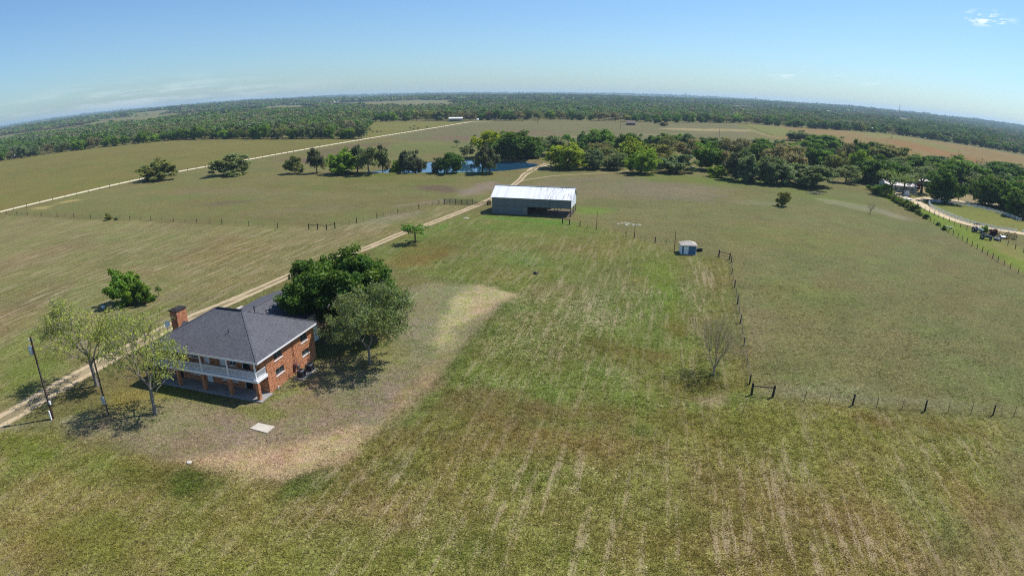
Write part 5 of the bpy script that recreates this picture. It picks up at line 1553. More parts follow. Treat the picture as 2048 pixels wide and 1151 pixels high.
def lerp_pts(wood, k=2):
    out = []
    for a, b in zip(wood[:-1], wood[1:]):
        for i in range(1, k + 1): out.append((a[0] + (b[0] - a[0]) * i / (k + 1), a[1] + (b[1] - a[1]) * i / (k + 1)))
    return out
F1 = [(-60, 426.5), (13, 428), (34, 429.5), (55, 430.5), (83, 432), (115, 433.5), (148, 435), (181, 436.5), (221, 438), (260, 439.5), (302, 441.5), (347, 443.5), (394, 446), (444, 448.5), (498, 452), (555, 455.5)]
wire_fence('wire_fence', 'long barbed wire fence between the mown hay field and the pond pasture', F1, lerp_pts(F1, 1), strands=4)
wire_fence('wire_fence', 'wire fence with four dark brace posts left of the lone flat topped tree', [(713, 446), (754, 436), (796, 427), (838, 417.5), (878, 409)], lerp_pts([(670, 455), (713, 446), (754, 436), (796, 427), (838, 417.5), (878, 409)], 2),
           braces=[((618, 458.5), (635.5, 458.5)), ((635.5, 458.5), (653.5, 460)), ((653.5, 460), (670, 456))], heavy=[(618, 458.5), (635.5, 458.5), (653.5, 460), (670, 456)])

# dark pipe corral panels and gate left of the barn
def gate(name, label, p, q, h=1.5, rails=6, mat=None, posts=5, cat='gate'):
    a = np.array(survey(*p)); b = np.array(survey(*q)); o = empty(name, (a[0], a[1], 0)); d = b - a; mat = mat or M_STEELPIPE
    m = MB()
    for i in range(rails): z = .28 + (h - .3) * i / (rails - 1); m.tube([(0, 0, z), (d[0], d[1], z)], .065, 6)
    m.build('rail', mat, o)
    for i in range(posts):
        t = i / (posts - 1); m = MB(); m.cyl(d[0] * t, d[1] * t, 0, h + (.15 if i in (0, posts - 1) else .05), .14 if i in (0, posts - 1) else .10, n=8); m.build('post', mat, o)
    tag(o, label, cat); return o
gate('pipe_panel', 'dark pipe corral panel beside the driveway gate', (888.5, 408), (946, 409.5), 1.75, 6, None, 6, 'corral panel')
gate('farm_gate', 'low rusty gate across the driveway left of the barn', (950, 409), (974.5, 410.5), 1.15, 4, M_RUST, 2)
wire_fence('wire_fence', 'short wood fence closing the gap between the gate and the barn', [(976, 410.5), (981, 409.5)], strands=1, heavy=[(976.5, 410.5), (979.5, 410)], braces=[((976, 410.5), (981, 409.5))])
A = [(1139, 448), (1160, 452), (1252, 472.5), (1310, 485.5)]
wire_fence('wire_fence', 'wire fence running from the barn to the blue shed', A, [(1175, 455), (1210, 462), (1230, 467), (1268, 476), (1290, 481), (1332, 490)], heavy=[(1125, 446.5), (1139, 449)], braces=[((1125, 446.5), (1139, 449))])
R1 = [(1463, 524.5), (1463.5, 548), (1469, 575), (1475, 608), (1480.5, 646), (1488, 691), (1499, 768)]
wire_fence('wire_fence', 'wire fence dividing the centre field from the right pasture', R1, lerp_pts(R1, 1), heavy=[(1437.5, 513), (1459, 519)], braces=[((1437.5, 513), (1459, 519))], strands=5)
B = [(1705, 810), (1849, 822), (1986, 829), (2110, 836), (2230, 846)]
wire_fence('wire_fence', 'wire fence with thin steel posts across the right foreground', B, [(1609, 800), (1657, 806), (1753, 814), (1804, 817), (1896, 824), (1941, 827), (2027, 831.5), (2070, 834)], heavy=[(1503, 789), (1545, 793)], braces=[((1503, 789), (1545, 793))], strands=5)
H1 = [(1738, 379.5), (1772, 395), (1806, 412), (1840, 430.5), (1870, 448), (1888, 459.5), (1925, 480.5), (1951, 495.5), (1980, 513), (2002.5, 527), (2040, 548), (2120, 592)]
H1m = along(H1, 3.6)
wire_fence('wire_fence', 'post fence overgrown with bushes edging the right pasture', M(H1m), strands=5)
wire_fence('wire_fence', 'line of dark posts between the green strip and the gravel road', M(along([(1757, 378), (1788, 391), (1816, 404), (1845, 419), (1871, 431), (1892, 441), (1929, 458), (1948, 465.5), (2007, 487), (2031, 498), (2075, 517)], 4.0, seed=3)), strands=3)
off = CALICHE[:, :] + 0
T_ = np.gradient(CALICHE, axis=0); T_ /= np.linalg.norm(T_, axis=1)[:, None]; Nn = np.stack([T_[:, 1], -T_[:, 0]], 1)
def road_posts(side, spacing, lo, hi):
    L = CALICHE + Nn * side; d = np.concatenate([[0], np.cumsum(np.linalg.norm(np.diff(L, axis=0), axis=1))])
    return [(float(np.interp(s, d, L[:, 0])), float(np.interp(s, d, L[:, 1]))) for s in np.arange(d[-1] * lo, d[-1] * hi, spacing)]
wire_fence('wire_fence', 'fence of dark posts along the near side of the white caliche road', M(road_posts(5.2, 6.6, .02, .97)), strands=3)
wire_fence('wire_fence', 'fence line of small dark posts running off beside the reddish field', M(along([(1474, 247.5), (1490, 252), (1508, 258), (1522, 263), (1545, 271)], 7, seed=5)), strands=3)

# white rail fence of the arena
def rail_fence(name, label, pts, spacing=3.2, closed=False):
    P = along(pts, spacing, 0, 2); o = empty(name, (*P[0], 0)); ox, oy = P[0]
    pm = MB(); pm.box(-.07, .07, -.07, .07, 0, 1.4); pm.box(-.09, .09, -.09, .09, 1.4, 1.45); me = pm.mesh('post', M_WHITE)
    for p, q in zip(P, P[1:] + [P[-1]]):
        c = link_mesh('post', me, o); c.location = (p[0] - ox, p[1] - oy, 0); c.rotation_euler.z = math.atan2(q[1] - p[1], q[0] - p[0])
    for z in (.45, .85, 1.25):
        m = MB()
        for a, b in zip(P[:-1], P[1:]): m.beam((a[0] - ox, a[1] - oy, z), (b[0] - ox, b[1] - oy, z), .045, .17)
        m.build('rail', M_WHITE, o)
    tag(o, label, 'rail fence')
rail_fence('rail_fence', 'white rail fence along the near side of the arena, beside the gravel road', [(1857, 407.5), (1860, 413), (1868, 419), (1884, 426), (1912, 438), (1941, 448), (1970, 455), (2000, 461), (2034, 465)])
rail_fence('rail_fence', 'white rail fence along the far side of the arena, below the dark trees', [(1857, 407), (1862, 404.5), (1873, 405), (1902, 408), (1937, 413.5), (1968, 419.5), (2000, 428.5), (2019, 434.5), (2050, 447)])
rail_fence('rail_fence', 'short white rail fence at the right end of the arena', [(2044, 466.5), (2060, 469), (2090, 473)])
wire_fence('wire_fence', 'dark posts along the sandy lane behind the arena', M(along([(1890, 399.5), (1920, 402.5), (1950, 407), (1985, 411), (2030, 416)], 7, seed=8)), strands=2)

# bushes growing in the fence line
hr = random.Random(4)
HB = along([(1737, 378.5), (1772, 394), (1806, 411), (1840, 430), (1893, 462)], 3.0, .3, 6)
for i, p in enumerate(HB):
    big = i < 18
    if not big and hr.random() < .2: continue
    s = hr.uniform(1.7, 3.2) if big else hr.uniform(1.1, 2.1)
    t = hr.choice(['green', 'bright', 'olive', 'dark'])
    tree('bush', {'green': 'mid green', 'bright': 'light green', 'olive': 'olive', 'dark': 'dark green'}[t] + ' bush growing in the fence line of the right pasture', None, 0, 0, 'shrub', t, 'bushes in the fence line, ' + t, 'bush', h=s, w=s * hr.uniform(1.1, 1.6), at=(p[0] + hr.uniform(-.8, .8), p[1] + hr.uniform(-.8, .8)))
for p, ty, w, t, lab in [((1768, 388), 366, 34, 'bright', 'large light green bush at the head of the fence line hedge'), ((1800, 406), 396, 20, 'green', 'rounded green bush on the fence line hedge left of the dead sapling'), ((1968, 466), 450, 15, 'bright', 'bright green bush among the parked farm implements')]:
    tree('bush', lab, p, ty, w, 'shrub', t, None, 'bush')
tree('bush', 'purplish red bush among the parked farm implements', (1986, 470), 457, 18, 'shrub', 'red', None, 'bush')
# dead brush pile
g = survey(1631, 388); m = MB(); q = random.Random(3)
for i in range(90):
    a = q.uniform(0, 2 * PI); r_ = q.uniform(0, 2.2); L = q.uniform(.8, 2.2); b = q.uniform(0, 2 * PI); z = max(0, .9 - r_ * .35) * q.random()
    m.tube([(math.cos(a) * r_ * 1.5, math.sin(a) * r_, z), (math.cos(a) * r_ * 1.5 + math.cos(b) * L, math.sin(a) * r_ + math.sin(b) * L, z + q.uniform(-.1, .5))], [.05, .02], 4, cap=False)
o = m.build('brush_pile', BARK_GREY, recalc=False); o.location = (*g, 0); tag(o, 'grey pile of dead brush before the wide grey green oak', 'brush pile')

# ------------------------------------------------------------------ neighbour's buildings
def simple_house(name, label, at, rz, L, D, he, hr_, wall, roofm, cat='house', doors=(), wins=(), open_side=False):
    o = empty(name, (at[0], at[1], zat(at)), rz); tag(o, label, cat)
    m = MB()
    if open_side:
        m.box(0, L, D - .1, D, 0, he - .02)
        for x in np.linspace(.1, L - .1, max(3, int(L / 4))):
            p = MB(); p.box(x - .08, x + .08, .05, .21, 0, he - .02); p.build('post', M_WOODPOST, o)
    else:
        m.box(0, L, 0, D, 0, he - .02); m.prism([(0, he - .02), (D, he - .02), (D / 2, hr_ - .14)], .0, .1, 'x'); m.prism([(0, he - .02), (D, he - .02), (D / 2, hr_ - .14)], L - .1, L, 'x')
    m.build('wall', wall, o)
    m = MB(); m.prism([(-.4, he), (D / 2, hr_), (D + .4, he), (D + .4, he - .1), (D / 2, hr_ - .1), (-.4, he - .1)], -.35, L + .35, 'x'); m.build('roof', roofm, o)
    for x, w_, z0, z1 in wins:
        m = MB(); m.box(x, x + w_, -.05, -.004, z0, z1); f = m.build('window', M_WHITE, o); p = MB(); p.box(x + .08, x + w_ - .08, -.065, -.052, z0 + .08, z1 - .08); p.build('pane', M_DARKGLASS, f)
    for x, w_ in doors:
        m = MB(); m.box(x, x + w_, -.045, -.004, 0, 2.1); m.build('door', M_BLACK, o)
    return o
M_PALEROOF = metal_sheet('pale_roof', (.40, .34, .32), .6, .3, .1)
M_GREYWALL = metal_sheet('grey_siding', (.42, .46, .48), .7, .25)
M_WHITEROOF = metal_sheet('white_metal_roof', (.74, .75, .76), .4, .3)
M_DARKROOF = shingle_material('dark_shingles', lin((96, 84, 80), .7))
simple_house('farmhouse', 'grey sided neighbour farmhouse with pale pink roof among trees', survey(1771, 381.5), math.radians(-12), 15, 9, 2.9, 4.8, M_GREYWALL, M_PALEROOF, 'house', doors=((9.4, 1.0),), wins=((1.2, 1.4, .9, 2.1), (4.2, 1.4, .9, 2.1), (6.6, 1.6, .9, 2.1), (12, 1.4, .9, 2.1)))
simple_house('pump_house', 'tiny white pump house with gable roof beside the gravel road', survey(1818.5, 392.5), math.radians(70), 2.4, 2.0, 1.9, 2.7, M_WHITE, M_PALEROOF, 'shed', doors=((.7, .8),))
simple_house('carport', 'open carport with pale pinkish roof behind the dark red shrub', survey(1828, 371), math.radians(-12), 11, 6, 2.7, 3.5, M_GREYWALL, M_PALEROOF, 'carport', open_side=True)
simple_house('farm_hut', 'old grey hut with hipped roof alone in the back pasture', survey(1252, 250), math.radians(-14), 11, 9, 2.6, 5.4, paint('old_boards', (.12, .10, .09), .9, 0, .3), shingle_material('grey_shakes', lin((138, 124, 112), .7)), 'hut', doors=((5, 1.4),), wins=((1.2, 1.2, .9, 2), (8.5, 1.2, .9, 2)))
simple_house('hay_barn', 'open sided hay barn with pale metal roof at the end of the white road', survey(898, 243.2), math.radians(4), 18, 10, 4.0, 5.6, M_GREYWALL, M_WHITEROOF, 'hay barn', open_side=True)
for dx in (2, 5, 8, 11): bale((survey(898, 243.2)[0] + dx, survey(898, 243.2)[1] + 4), 1.5, 'round hay bale under the pale roof of the far hay barn', 'bales in the hay barn', .9, 1.4)
simple_house('farmhouse', 'small white roofed shed at the far left field edge, left of the dark trees', survey(18, 318), math.radians(20), 9, 6, 2.6, 3.8, paint('reddish_wall', (.3, .2, .18), .8), M_WHITEROOF, 'shed', wins=((2, 1.2, 1, 2),))
simple_house('farm_shed', 'white roofed shed tucked among trees at the far left field edge', survey(134, 300.5), math.radians(10), 12, 7, 3, 4.4, M_GREYWALL, M_WHITEROOF, 'shed')
simple_house('farmhouse', 'dark roofed farmhouse under trees beyond the reddish field', survey(1912, 285.5), math.radians(-18), 20, 11, 2.8, 4.8, paint('brown_wall', (.12, .085, .07), .8), M_DARKROOF, 'house', wins=((3, 1.4, .9, 2.1), (8, 1.4, .9, 2.1), (15, 1.4, .9, 2.1)))
# far specks of houses in the woods
FAR = [(92, 229, 20, 'white'), (149, 237, 28, 'white'), (178, 238, 24, 'pale'), (264, 226.5, 30, 'white'), (367, 217.8, 22, 'pale'), (427, 221.4, 26, 'white'), (666, 209.5, 46, 'white'), (714, 200, 30, 'pale'), (815, 198, 36, 'white'), (1466, 200, 80, 'white'),
       (1436, 216.5, 24, 'pale'), (1493, 207.5, 26, 'white'), (1655, 225, 26, 'pale'), (1681, 226, 32, 'white'), (1790, 226.5, 26, 'white'), (1930, 240, 26, 'pale'), (1960, 245.5, 34, 'white'), (1203, 190.6, 40, 'white'), (975, 193.5, 60, 'pale'), (1745, 262, 10, 'white')]
for i, (px, py, L, c) in enumerate(FAR):
    g = survey(px, max(py, 190.8)); R = math.hypot(*g)
    if R > 7500: g = (g[0] * 7500 / R, g[1] * 7500 / R)
    z = zat(g)
    d = view_dir(px, py); t = math.hypot(*g) / math.hypot(d[0], d[1]); zw = CAM_H + d[2] * t       # height at which the roof shows
    hh = max(4.5, min(14, zw - z + 1))
    o = empty('farmhouse', (g[0], g[1], z), random.Random(i).uniform(-.4, .4))
    m = MB(); m.box(-L / 2, L / 2, 0, L * .5, 0, hh - 1.5); m.build('wall', M_WHITE if c == 'white' else M_PALEROOF, o)
    m = MB(); m.prism([(-.5, hh - 1.5), (L * .25, hh + L * .06), (L * .5 + .5, hh - 1.5)], -L / 2 - .5, L / 2 + .5, 'x'); m.build('roof', M_WHITEROOF if c == 'white' else M_PALEROOF, o)
    where = 'in the woods left of the white road' if px < 600 else ('in the woods beyond the back pasture' if px < 1400 else 'in the woods beyond the reddish field')
    tag(o, f'tiny far {"white" if c == "white" else "pale tan"} roofed building {where}', 'building', f'far {c} buildings {where}')
# towers on the skyline
def lattice(name, label, px, ty, R, cat, h0=None, wdt=3.0):
    d = view_dir(px, 200); k = R / math.hypot(d[0], d[1]); at = (d[0] * k, d[1] * k); z = zat(at)
    dt = view_dir(px, ty); h = CAM_H + R * dt[2] / math.hypot(dt[0], dt[1]) - z
    o = empty(name, (*at, z)); tag(o, label, cat); m = MB(); a = wdt / 2; b = wdt / 3.5
    C = [(-1, -1), (1, -1), (1, 1), (-1, 1)]
    for sx, sy in C: m.beam((sx * a, sy * a, 0), (sx * b, sy * b, h), .35)
    n = 12
    for i in range(n):
        z0, z1 = h * i / n, h * (i + 1) / n; s0 = a + (b - a) * i / n; s1 = a + (b - a) * (i + 1) / n
        for q in range(4):
            p, r_ = C[q], C[(q + 1) % 4]; m.beam((p[0] * s0, p[1] * s0, z0), (r_[0] * s1, r_[1] * s1, z1), .2)
    m.build('lattice', paint('tower_paint', (.45, .30, .28), .6), o)
    m = MB(); m.cyl(0, 0, h, h + 3, .12, n=6); m.build('antenna', M_GREYMETAL, o)
lattice('radio_tower', 'slim red and white radio tower standing on the right skyline', 1801, 209.5, 3000, 'radio tower', wdt=4)
def water_tower(px, ty, label, R=5200, rad=6):
    d = view_dir(px, 200); k = R / math.hypot(d[0], d[1]); at = (d[0] * k, d[1] * k); z = zat(at)
    dt = view_dir(px, ty); h = CAM_H + R * dt[2] / math.hypot(dt[0], dt[1]) - z
    o = empty('water_tower', (*at, z)); tag(o, label, 'water tower')
    m = MB(); m.lathe([(rad * .25, h - 9), (rad, h - 6), (rad, h - 2), (rad * .3, h)], 16); m.build('tank', paint('tank_grey', (.30, .33, .36), .6), o)
    for s, t in ((-1, -1), (1, -1), (1, 1), (-1, 1)): m = MB(); m.beam((s * rad, t * rad, 0), (s * rad * .6, t * rad * .6, h - 6.5), .7); m.build('leg', M_GREYMETAL, o)
water_tower(1292, 187, 'far water tower on the skyline, leftmost of the three')
water_tower(1371, 186.8, 'far water tower on the skyline, middle of the three')
water_tower(1511, 195, 'far water tower on the skyline, rightmost of the three')

# ------------------------------------------------------------------ cattle
def cow_mesh():
    m = MB(); S = [(-1.0, 0, 1.05, .22), (-.85, 0, 1.08, .34), (-.4, 0, 1.0, .42), (.1, 0, .98, .42), (.55, 0, 1.05, .38), (.8, 0, 1.15, .28), (1.0, 0, 1.25, .2), (1.22, 0, 1.22, .17), (1.45, 0, 1.05, .13), (1.58, 0, .98, .09)]
    m.tube([(x, y, z) for x, y, z, r in S], [r for *_, r in S], 9)
    for x, y, k in ((-.75, .2, -.1), (-.75, -.2, -.1), (.6, .18, .05), (.6, -.18, .05)):
        m.tube([(x, y, .95), (x + k, y, .5), (x, y, .0)], [.17, .085, .06], 6)
    m.tube([(-1.05, 0, 1.15), (-1.15, 0, .8), (-1.12, 0, .45)], [.05, .03, .04], 5)
    for s in (-1, 1): m.tube([(1.2, s * .12, 1.36), (1.16, s * .32, 1.36)], [.06, .03], 5)
    return m
HIDE = paint('black_hide', (.012, .011, .011), .7, 0, .2)
cme = cow_mesh().mesh('cow', HIDE)
cr_ = random.Random(12)
CATTLE = [((741, 262), (746, 264.5), (754, 264.8), (762, 264.2)), ((821, 257.5), (829, 253.8), (827, 259.6), (836, 258.2), (854, 256)), ((989, 241.6), (993, 241.6), (996, 241.4), (1000, 241.5), (1004, 241.5), (1041, 242.2), (1045, 242.6))]
COW_WORDS = ['black cow grazing near the end of the tree clump left of the white road', 'black cow grazing in the pasture just left of the white road end', 'black cow standing before the back row of trees']
for q, herd in enumerate(CATTLE):
    for p in herd:
        o = link_mesh('cow', cme); g = survey(*p); o.location = (*g, zat(g)); o.rotation_euler.z = cr_.uniform(0, 6.28); s = cr_.uniform(.95, 1.15); o.scale = (s, s, s)
        tag(o, COW_WORDS[q], 'cow', ['cattle by the tree clump', 'cattle left of the white road', 'cattle by the back trees'][q])
# flatbed trailer and white tank by the far hay barn
g = survey(997, 241.2); o = empty('farm_trailer', (*g, zat(g)), .05); tag(o, 'long white flatbed trailer before the back row of trees', 'trailer')
m = MB(); m.box(-7, 7, -1.2, 1.2, .9, 1.2); m.build('bed', M_WHITE, o)
for x in (-4, -3, 5): m = MB(); m.tube([(x, -1.15, .45), (x, 1.15, .45)], .42, 12); m.build('wheel', M_BLACK, o)
g = survey(955, 242.6); m = MB(); m.tube([(-1.8, 0, 2.2), (-1.5, 0, 2.2), (1.5, 0, 2.2), (1.8, 0, 2.2)], [.5, 1.3, 1.3, .5], 14); o = empty('fuel_tank', (*g, zat(g)), .4); m.build('tank', M_WHITE, o); tag(o, 'white horizontal tank on legs at the end of the white road', 'tank')
for x in (-1.2, 1.2):
    for y in (-.7, .7): m = MB(); m.beam((x, y, 0), (x * .9, y * .8, 1.2), .12); m.build('leg', M_RUST, o)

# ------------------------------------------------------------------ parked farm implements at the right
def wheel(mb_parent, x, y, r, w, name='wheel'):
    m = MB(); m.tube([(x, y - w / 2, r), (x, y + w / 2, r)], r, 16); o = m.build(name, M_BLACK, mb_parent)
    m = MB(); m.tube([(x, y - w / 2 - .02, r), (x, y + w / 2 + .02, r)], r * .5, 12); m.build('rim', M_GREYMETAL, o)
M_BLUE = paint('faded_blue', (.05, .075, .10), .5, .1, .2); M_SILVER = paint('silver_paint', (.33, .36, .38), .45, .3, .12)
def tractor(at, rz, label, mat, rops):
    o = empty('tractor', (*at, 0), rz); tag(o, label, 'tractor')
    m = MB(); m.prism([(.2, .7), (2.3, .7), (2.35, 1.25), (2.1, 1.45), (.3, 1.55), (.2, 1.3)], -.38, .38, 'y'); m.build('bonnet', mat, o)
    m = MB(); m.box(-1.0, .2, -.35, .35, .55, .95); m.build('chassis', M_BLACK, o)
    m = MB(); m.box(-.75, -.25, -.28, .28, .955, 1.1); m.box(-.85, -.75, -.28, .28, .955, 1.55); m.build('seat', M_BLACK, o)
    for s in (-1, 1):
        wheel(o, -.75, s * .85, .75, .4); wheel(o, 1.9, s * .6, .42, .25)
        m = MB(); m.prism([(-1.5, 1.0), (-1.2, 1.6), (-.3, 1.6), (0, 1.1), (-.3, 1.5), (-1.2, 1.5)], s * .85 - .2, s * .85 + .2, 'y'); m.build('fender', mat, o)
    m = MB(); m.tube([(.0, 0, 1.3), (-.25, 0, 1.65)], .03, 6); m.build('steering_column', M_BLACK, o)
    if rops:
        m = MB()
        for s in (-1, 1): m.beam((-1.0, s * .75, .9), (-1.0, s * .75, 2.7), .12); m.beam((.2, s * .75, 1.2), (.2, s * .75, 2.7), .1); m.beam((-1.05, s * .75, 2.72), (.25, s * .75, 2.72), .12)
        m.beam((-1.0, -.8, 2.72), (-1.0, .8, 2.72), .13); m.beam((.2, -.8, 2.72), (.2, .8, 2.72), .13); m.build('roll_frame', M_BLACK, o)
    return o
tractor(survey(1953, 464), math.radians(-70), 'silver tractor with a black roll frame, leftmost of the parked implements', M_SILVER, True)
tractor(survey(1969, 478), math.radians(-50), 'blue grey tractor low in the group of parked implements', M_BLUE, False)
def mower(at, rz, label, mat):
    o = empty('mower_deck', (*at, 0), rz); tag(o, label, 'farm implement')
    m = MB(); m.prism([(-1.3, .3), (1.3, .3), (1.3, .6), (.9, .85), (-.9, .85), (-1.3, .6)], -.9, .9, 'y'); m.build('deck', mat, o)
    m = MB(); m.beam((0, .9, .6), (0, 2.2, .75), .12); m.beam((-.8, .9, .6), (0, 2.2, .75), .1); m.beam((.8, .9, .6), (0, 2.2, .75), .1); m.build('hitch', M_BLACK, o)
    for x in (-.9, .9): wheel(o, x, -1.2, .3, .18)
    m = MB(); m.box(-.25, .25, -.3, .3, .853, 1.1); m.build('gearbox', M_RUST, o)
mower(survey(1994, 480), .7, 'pale blue mower deck low in the group of parked implements', M_BLUE)
mower(survey(2004, 475.5), 1.2, 'whitish mower deck between the red bush and the rusty rakes', M_SILVER)
def hay_ring(at, rz, label):
    o = empty('rusty_rake', (*at, 0), rz); tag(o, label, 'farm implement', 'rusty rakes')
    m = MB()
    for x in (-.5, .5): m.tube([(x + .0, math.cos(t) * 1.0, 1.05 + math.sin(t) * 1.0) for t in np.linspace(0, 2 * PI, 19)], .07, 6)
    m.build('ring', M_RUST, o)
    m = MB()
    for t in np.linspace(0, 2 * PI, 15)[:-1]: m.beam((-.5, math.cos(t) * 1.0, 1.05 + math.sin(t)), (.5, math.cos(t) * 1.0, 1.05 + math.sin(t)), .06); m.beam((0, 0, 1.05), (0, math.cos(t) * .95, 1.05 + math.sin(t) * .95), .05)
    m.build('tines', M_BLACK, o)
    m = MB(); m.beam((-1.2, 0, 1.05), (1.2, 0, 1.05), .12); m.beam((1.1, 0, 1.05), (1.1, 0, .05), .1); m.beam((-1.1, 0, 1.05), (-1.1, 0, .05), .1); m.build('axle', M_RUST, o)
hay_ring(survey(2014, 477), .3, 'rusty wheel rake right of the whitish mower deck, left of its pair')
hay_ring(survey(2027, 478.5), .5, 'rusty wheel rake at the right end of the parked implements, right of its pair')
# parked pickup under the yard trees
g = survey(1921, 389); o = empty('pickup_truck', (*g, 0), 1.0); tag(o, 'dark pickup with a white load parked under the yard trees', 'pickup')
m = MB(); m.prism([(-2.7, .45), (2.7, .45), (2.7, 1.05), (1.3, 1.15), (.7, 1.8), (-.7, 1.8), (-.8, 1.15), (-2.7, 1.15)], -.92, .92, 'y'); m.build('body', paint('dark_paint', (.03, .035, .05), .3, .2, .1), o)
m = MB(); m.prism([(.78, 1.2), (1.15, 1.2), (.68, 1.72), (-.6, 1.72), (-.65, 1.2)], -.935, .935, 'y'); m.build('window', M_DARKGLASS, o)
for x in (-1.7, 1.75):
    for s in (-1, 1): wheel(o, x, s * .85, .38, .24)
m = MB(); m.box(-2.5, -1.0, -.7, .7, 1.16, 1.9); o2 = m.build('load', M_WHITE, o)
# white bench-like trough in the strip
g = survey(1896, 456); m = MB(); m.box(-1.6, 1.6, -.35, .35, .35, .55); o = empty('feed_trough', (*g, 0), -.5); m.build('trough', M_GREYMETAL, o); tag(o, 'small grey feed trough in the green strip beside the dark posts', 'feed trough')
for x in (-1.2, 1.2): m = MB(); m.box(x - .06, x + .06, -.3, .3, 0, .348); m.build('leg', M_WOODPOST, o)
g = survey(1815, 401.5); m = MB(); m.prism([(-2.2, .5), (2.2, .5), (2.0, .9), (-2.0, .9)], -.7, .7, 'y'); o = empty('livestock_trailer', (*g, 0), -.6); m.build('bed', M_WHITE, o); tag(o, 'low white utility trailer between the hedge and the gravel road', 'trailer')
for s in (-1, 1): wheel(o, 0, s * .8, .35, .2)
# ------------------------------------------------------------------ light, sky, air
SUN_AZ, SUN_EL = math.radians(61), math.radians(56)      # clockwise from the view direction; height
sdir = Vector((math.sin(SUN_AZ) * math.cos(SUN_EL), math.cos(SUN_AZ) * math.cos(SUN_EL), math.sin(SUN_EL)))
sl = bpy.data.lights.new('sun', 'SUN'); sl.energy = 5.0; sl.angle = math.radians(.5); sl.color = (1, .965, .91)
so = bpy.data.objects.new('sun', sl); COL.objects.link(so); so.rotation_euler = sdir.to_track_quat('Z', 'Y').to_euler()
so.location = (60, 20, 120)

w = bpy.data.worlds.new('World'); SC.world = w; w.use_nodes = True
nt = w.node_tree; nt.nodes.clear()
out = nt.nodes.new('ShaderNodeOutputWorld'); bg = nt.nodes.new('ShaderNodeBackground'); bg.inputs[1].default_value = .10
sky = nt.nodes.new('ShaderNodeTexSky'); sky.sky_type = 'NISHITA'; sky.sun_disc = False
sky.sun_elevation = SUN_EL; sky.sun_rotation = SUN_AZ; sky.altitude = 100; sky.air_density = 1.0; sky.dust_density = .6; sky.ozone_density = 2.2
# thin cirrus: noise stretched along the sky, kept to a few patches
tc = nt.nodes.new('ShaderNodeTexCoord')
def cloud(px, py, radius, stretch, thr):
    d = view_dir(px, py)
    a = math.atan2(d[0], d[1]); e = math.asin(d[2])
    vr = nt.nodes.new('ShaderNodeVectorRotate'); vr.rotation_type = 'Z_AXIS'; vr.inputs['Angle'].default_value = a
    nt.links.new(tc.outputs['Generated'], vr.inputs['Vector'])            # turn so the patch lies on +Y
    mp = nt.nodes.new('ShaderNodeMapping'); mp.inputs['Location'].default_value = (0, 0, -math.sin(e)); nt.links.new(vr.outputs[0], mp.inputs[0])
    sc = nt.nodes.new('ShaderNodeMapping'); sc.inputs['Scale'].default_value = (1 / radius, 0, stretch / radius); sc.inputs['Rotation'].default_value = (0, math.radians(6), 0); nt.links.new(mp.outputs[0], sc.inputs[0])
    ln = nt.nodes.new('ShaderNodeVectorMath'); ln.operation = 'LENGTH'; nt.links.new(sc.outputs[0], ln.inputs[0])
    mr = nt.nodes.new('ShaderNodeMapRange'); mr.interpolation_type = 'SMOOTHSTEP'; mr.inputs[1].default_value = 1.0; mr.inputs[2].default_value = .1
    nt.links.new(ln.outputs['Value'], mr.inputs[0])
    nz = nt.nodes.new('ShaderNodeTexNoise'); nz.inputs['Scale'].default_value = 2.2; nz.inputs['Detail'].default_value = 5; nz.inputs['Roughness'].default_value = .6
    s2 = nt.nodes.new('ShaderNodeMapping'); s2.inputs['Scale'].default_value = (1, 1, 1.3); nt.links.new(sc.outputs[0], s2.inputs[0]); nt.links.new(s2.outputs[0], nz.inputs['Vector'])
    m2 = nt.nodes.new('ShaderNodeMapRange'); m2.interpolation_type = 'SMOOTHSTEP'; m2.inputs[1].default_value = thr; m2.inputs[2].default_value = thr + .16; nt.links.new(nz.outputs['Fac'], m2.inputs[0])
    mu = nt.nodes.new('ShaderNodeMath'); mu.operation = 'MULTIPLY'; nt.links.new(mr.outputs[0], mu.inputs[0]); nt.links.new(m2.outputs[0], mu.inputs[1])
    # front half of the sky only
    sp = nt.nodes.new('ShaderNodeSeparateXYZ'); nt.links.new(vr.outputs[0], sp.inputs[0])
    gt = nt.nodes.new('ShaderNodeMath'); gt.operation = 'GREATER_THAN'; gt.inputs[1].default_value = 0; nt.links.new(sp.outputs[1], gt.inputs[0])
    mm = nt.nodes.new('ShaderNodeMath'); mm.operation = 'MULTIPLY'; nt.links.new(mu.outputs[0], mm.inputs[0]); nt.links.new(gt.outputs[0], mm.inputs[1])
    return mm.outputs[0]
tint = nt.nodes.new('ShaderNodeMix'); tint.data_type = 'RGBA'; tint.blend_type = 'MULTIPLY'; tint.inputs[0].default_value = 1; tint.inputs[7].default_value = (.70, .92, 1.13, 1)
nt.links.new(sky.outputs[0], tint.inputs[6]); cur = tint.outputs[2]
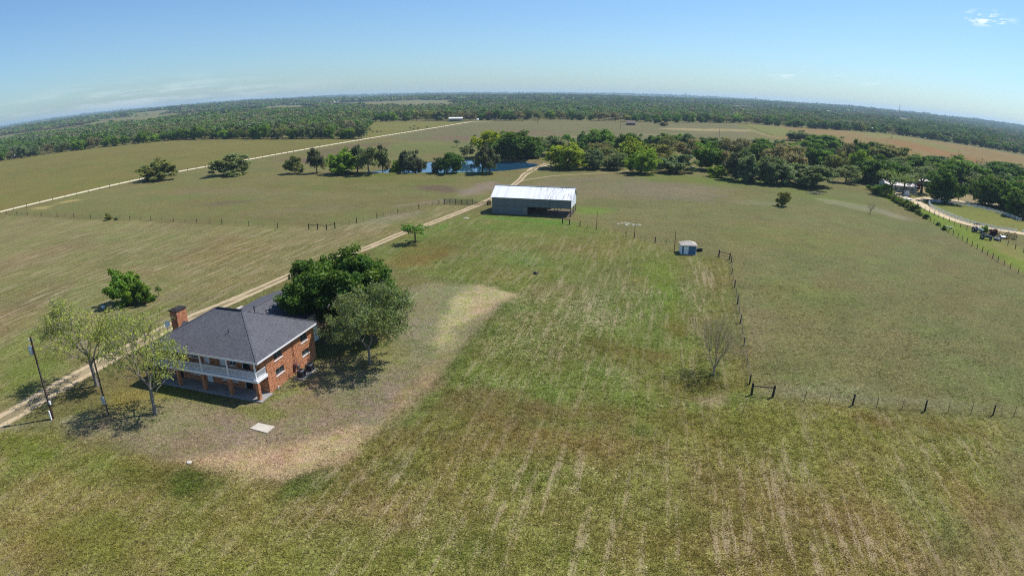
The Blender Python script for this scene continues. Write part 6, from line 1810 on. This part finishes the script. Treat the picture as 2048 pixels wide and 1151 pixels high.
for px, py, rad, st, thr, amt in ((1974, 38, .056, 3.4, .48, .85), (1590, 148, .10, 7, .52, .30), (1760, 165, .12, 9, .55, .18), (300, 195, .35, 9, .45, .22)):
    f = cloud(px, py, rad, st, thr)
    ml = nt.nodes.new('ShaderNodeMath'); ml.operation = 'MULTIPLY'; ml.inputs[1].default_value = amt; nt.links.new(f, ml.inputs[0])
    mx = nt.nodes.new('ShaderNodeMix'); mx.data_type = 'RGBA'; nt.links.new(ml.outputs[0], mx.inputs[0]); nt.links.new(cur, mx.inputs[6]); mx.inputs[7].default_value = (9.0, 9.6, 10.2, 1)
    cur = mx.outputs[2]
nt.links.new(cur, bg.inputs[0]); nt.links.new(bg.outputs[0], out.inputs[0])

# the air itself
def haze():
    mb = MB(); mb.box(-11900, 11900, -11900, 11900, -4.5, 95)
    t = NT('haze'); pv = t.new('ShaderNodeVolumePrincipled')
    pv.inputs['Color'].default_value = (.55, .76, 1, 1); pv.inputs['Density'].default_value = 8.5e-5; pv.inputs['Anisotropy'].default_value = .2
    t.link(pv.outputs[0], t.out.inputs['Volume'])
    o = mb.build('haze', t.m)
    tag(o, 'thin blue haze of clear spring air over the land', 'haze', kind='stuff')
haze()

# ------------------------------------------------------------------ camera: wide drone lens with its barrel distortion
cam = bpy.data.cameras.new('camera'); co = bpy.data.objects.new('camera', cam); COL.objects.link(co); SC.camera = co
co.location = (0, 0, CAM_H); co.rotation_euler = (PI / 2 - PITCH, 0, 0)
cam.type = 'PANO'; cam.sensor_width = 36; cam.sensor_fit = 'HORIZONTAL'; cam.clip_start = .1; cam.clip_end = 60000
cam.panorama_type = 'FISHEYE_LENS_POLYNOMIAL'; cam.fisheye_fov = PI
cam.fisheye_polynomial_k0 = 0.0
for i, kk in enumerate((0.047866247168553935, 2.195073930079919e-06, -2.4059461938147284e-05, 7.403509898830957e-07)):
    setattr(cam, f'fisheye_polynomial_k{i + 1}', -kk)

SC.view_settings.view_transform = 'Standard'; SC.view_settings.look = 'None'; SC.view_settings.exposure = 0.3; SC.view_settings.gamma = 1.0
cy = SC.cycles
cy.max_bounces = 6; cy.diffuse_bounces = 3; cy.glossy_bounces = 3; cy.transmission_bounces = 4; cy.volume_bounces = 1; cy.transparent_max_bounces = 8
cy.use_denoising = False
try: cy.denoiser = 'OPENIMAGEDENOISE'
except Exception: pass
cy.pixel_filter_type = 'BLACKMAN_HARRIS'; cy.filter_width = 1.1
cy.sample_clamp_indirect = 1.5
cy.use_adaptive_sampling = True; cy.adaptive_threshold = .01
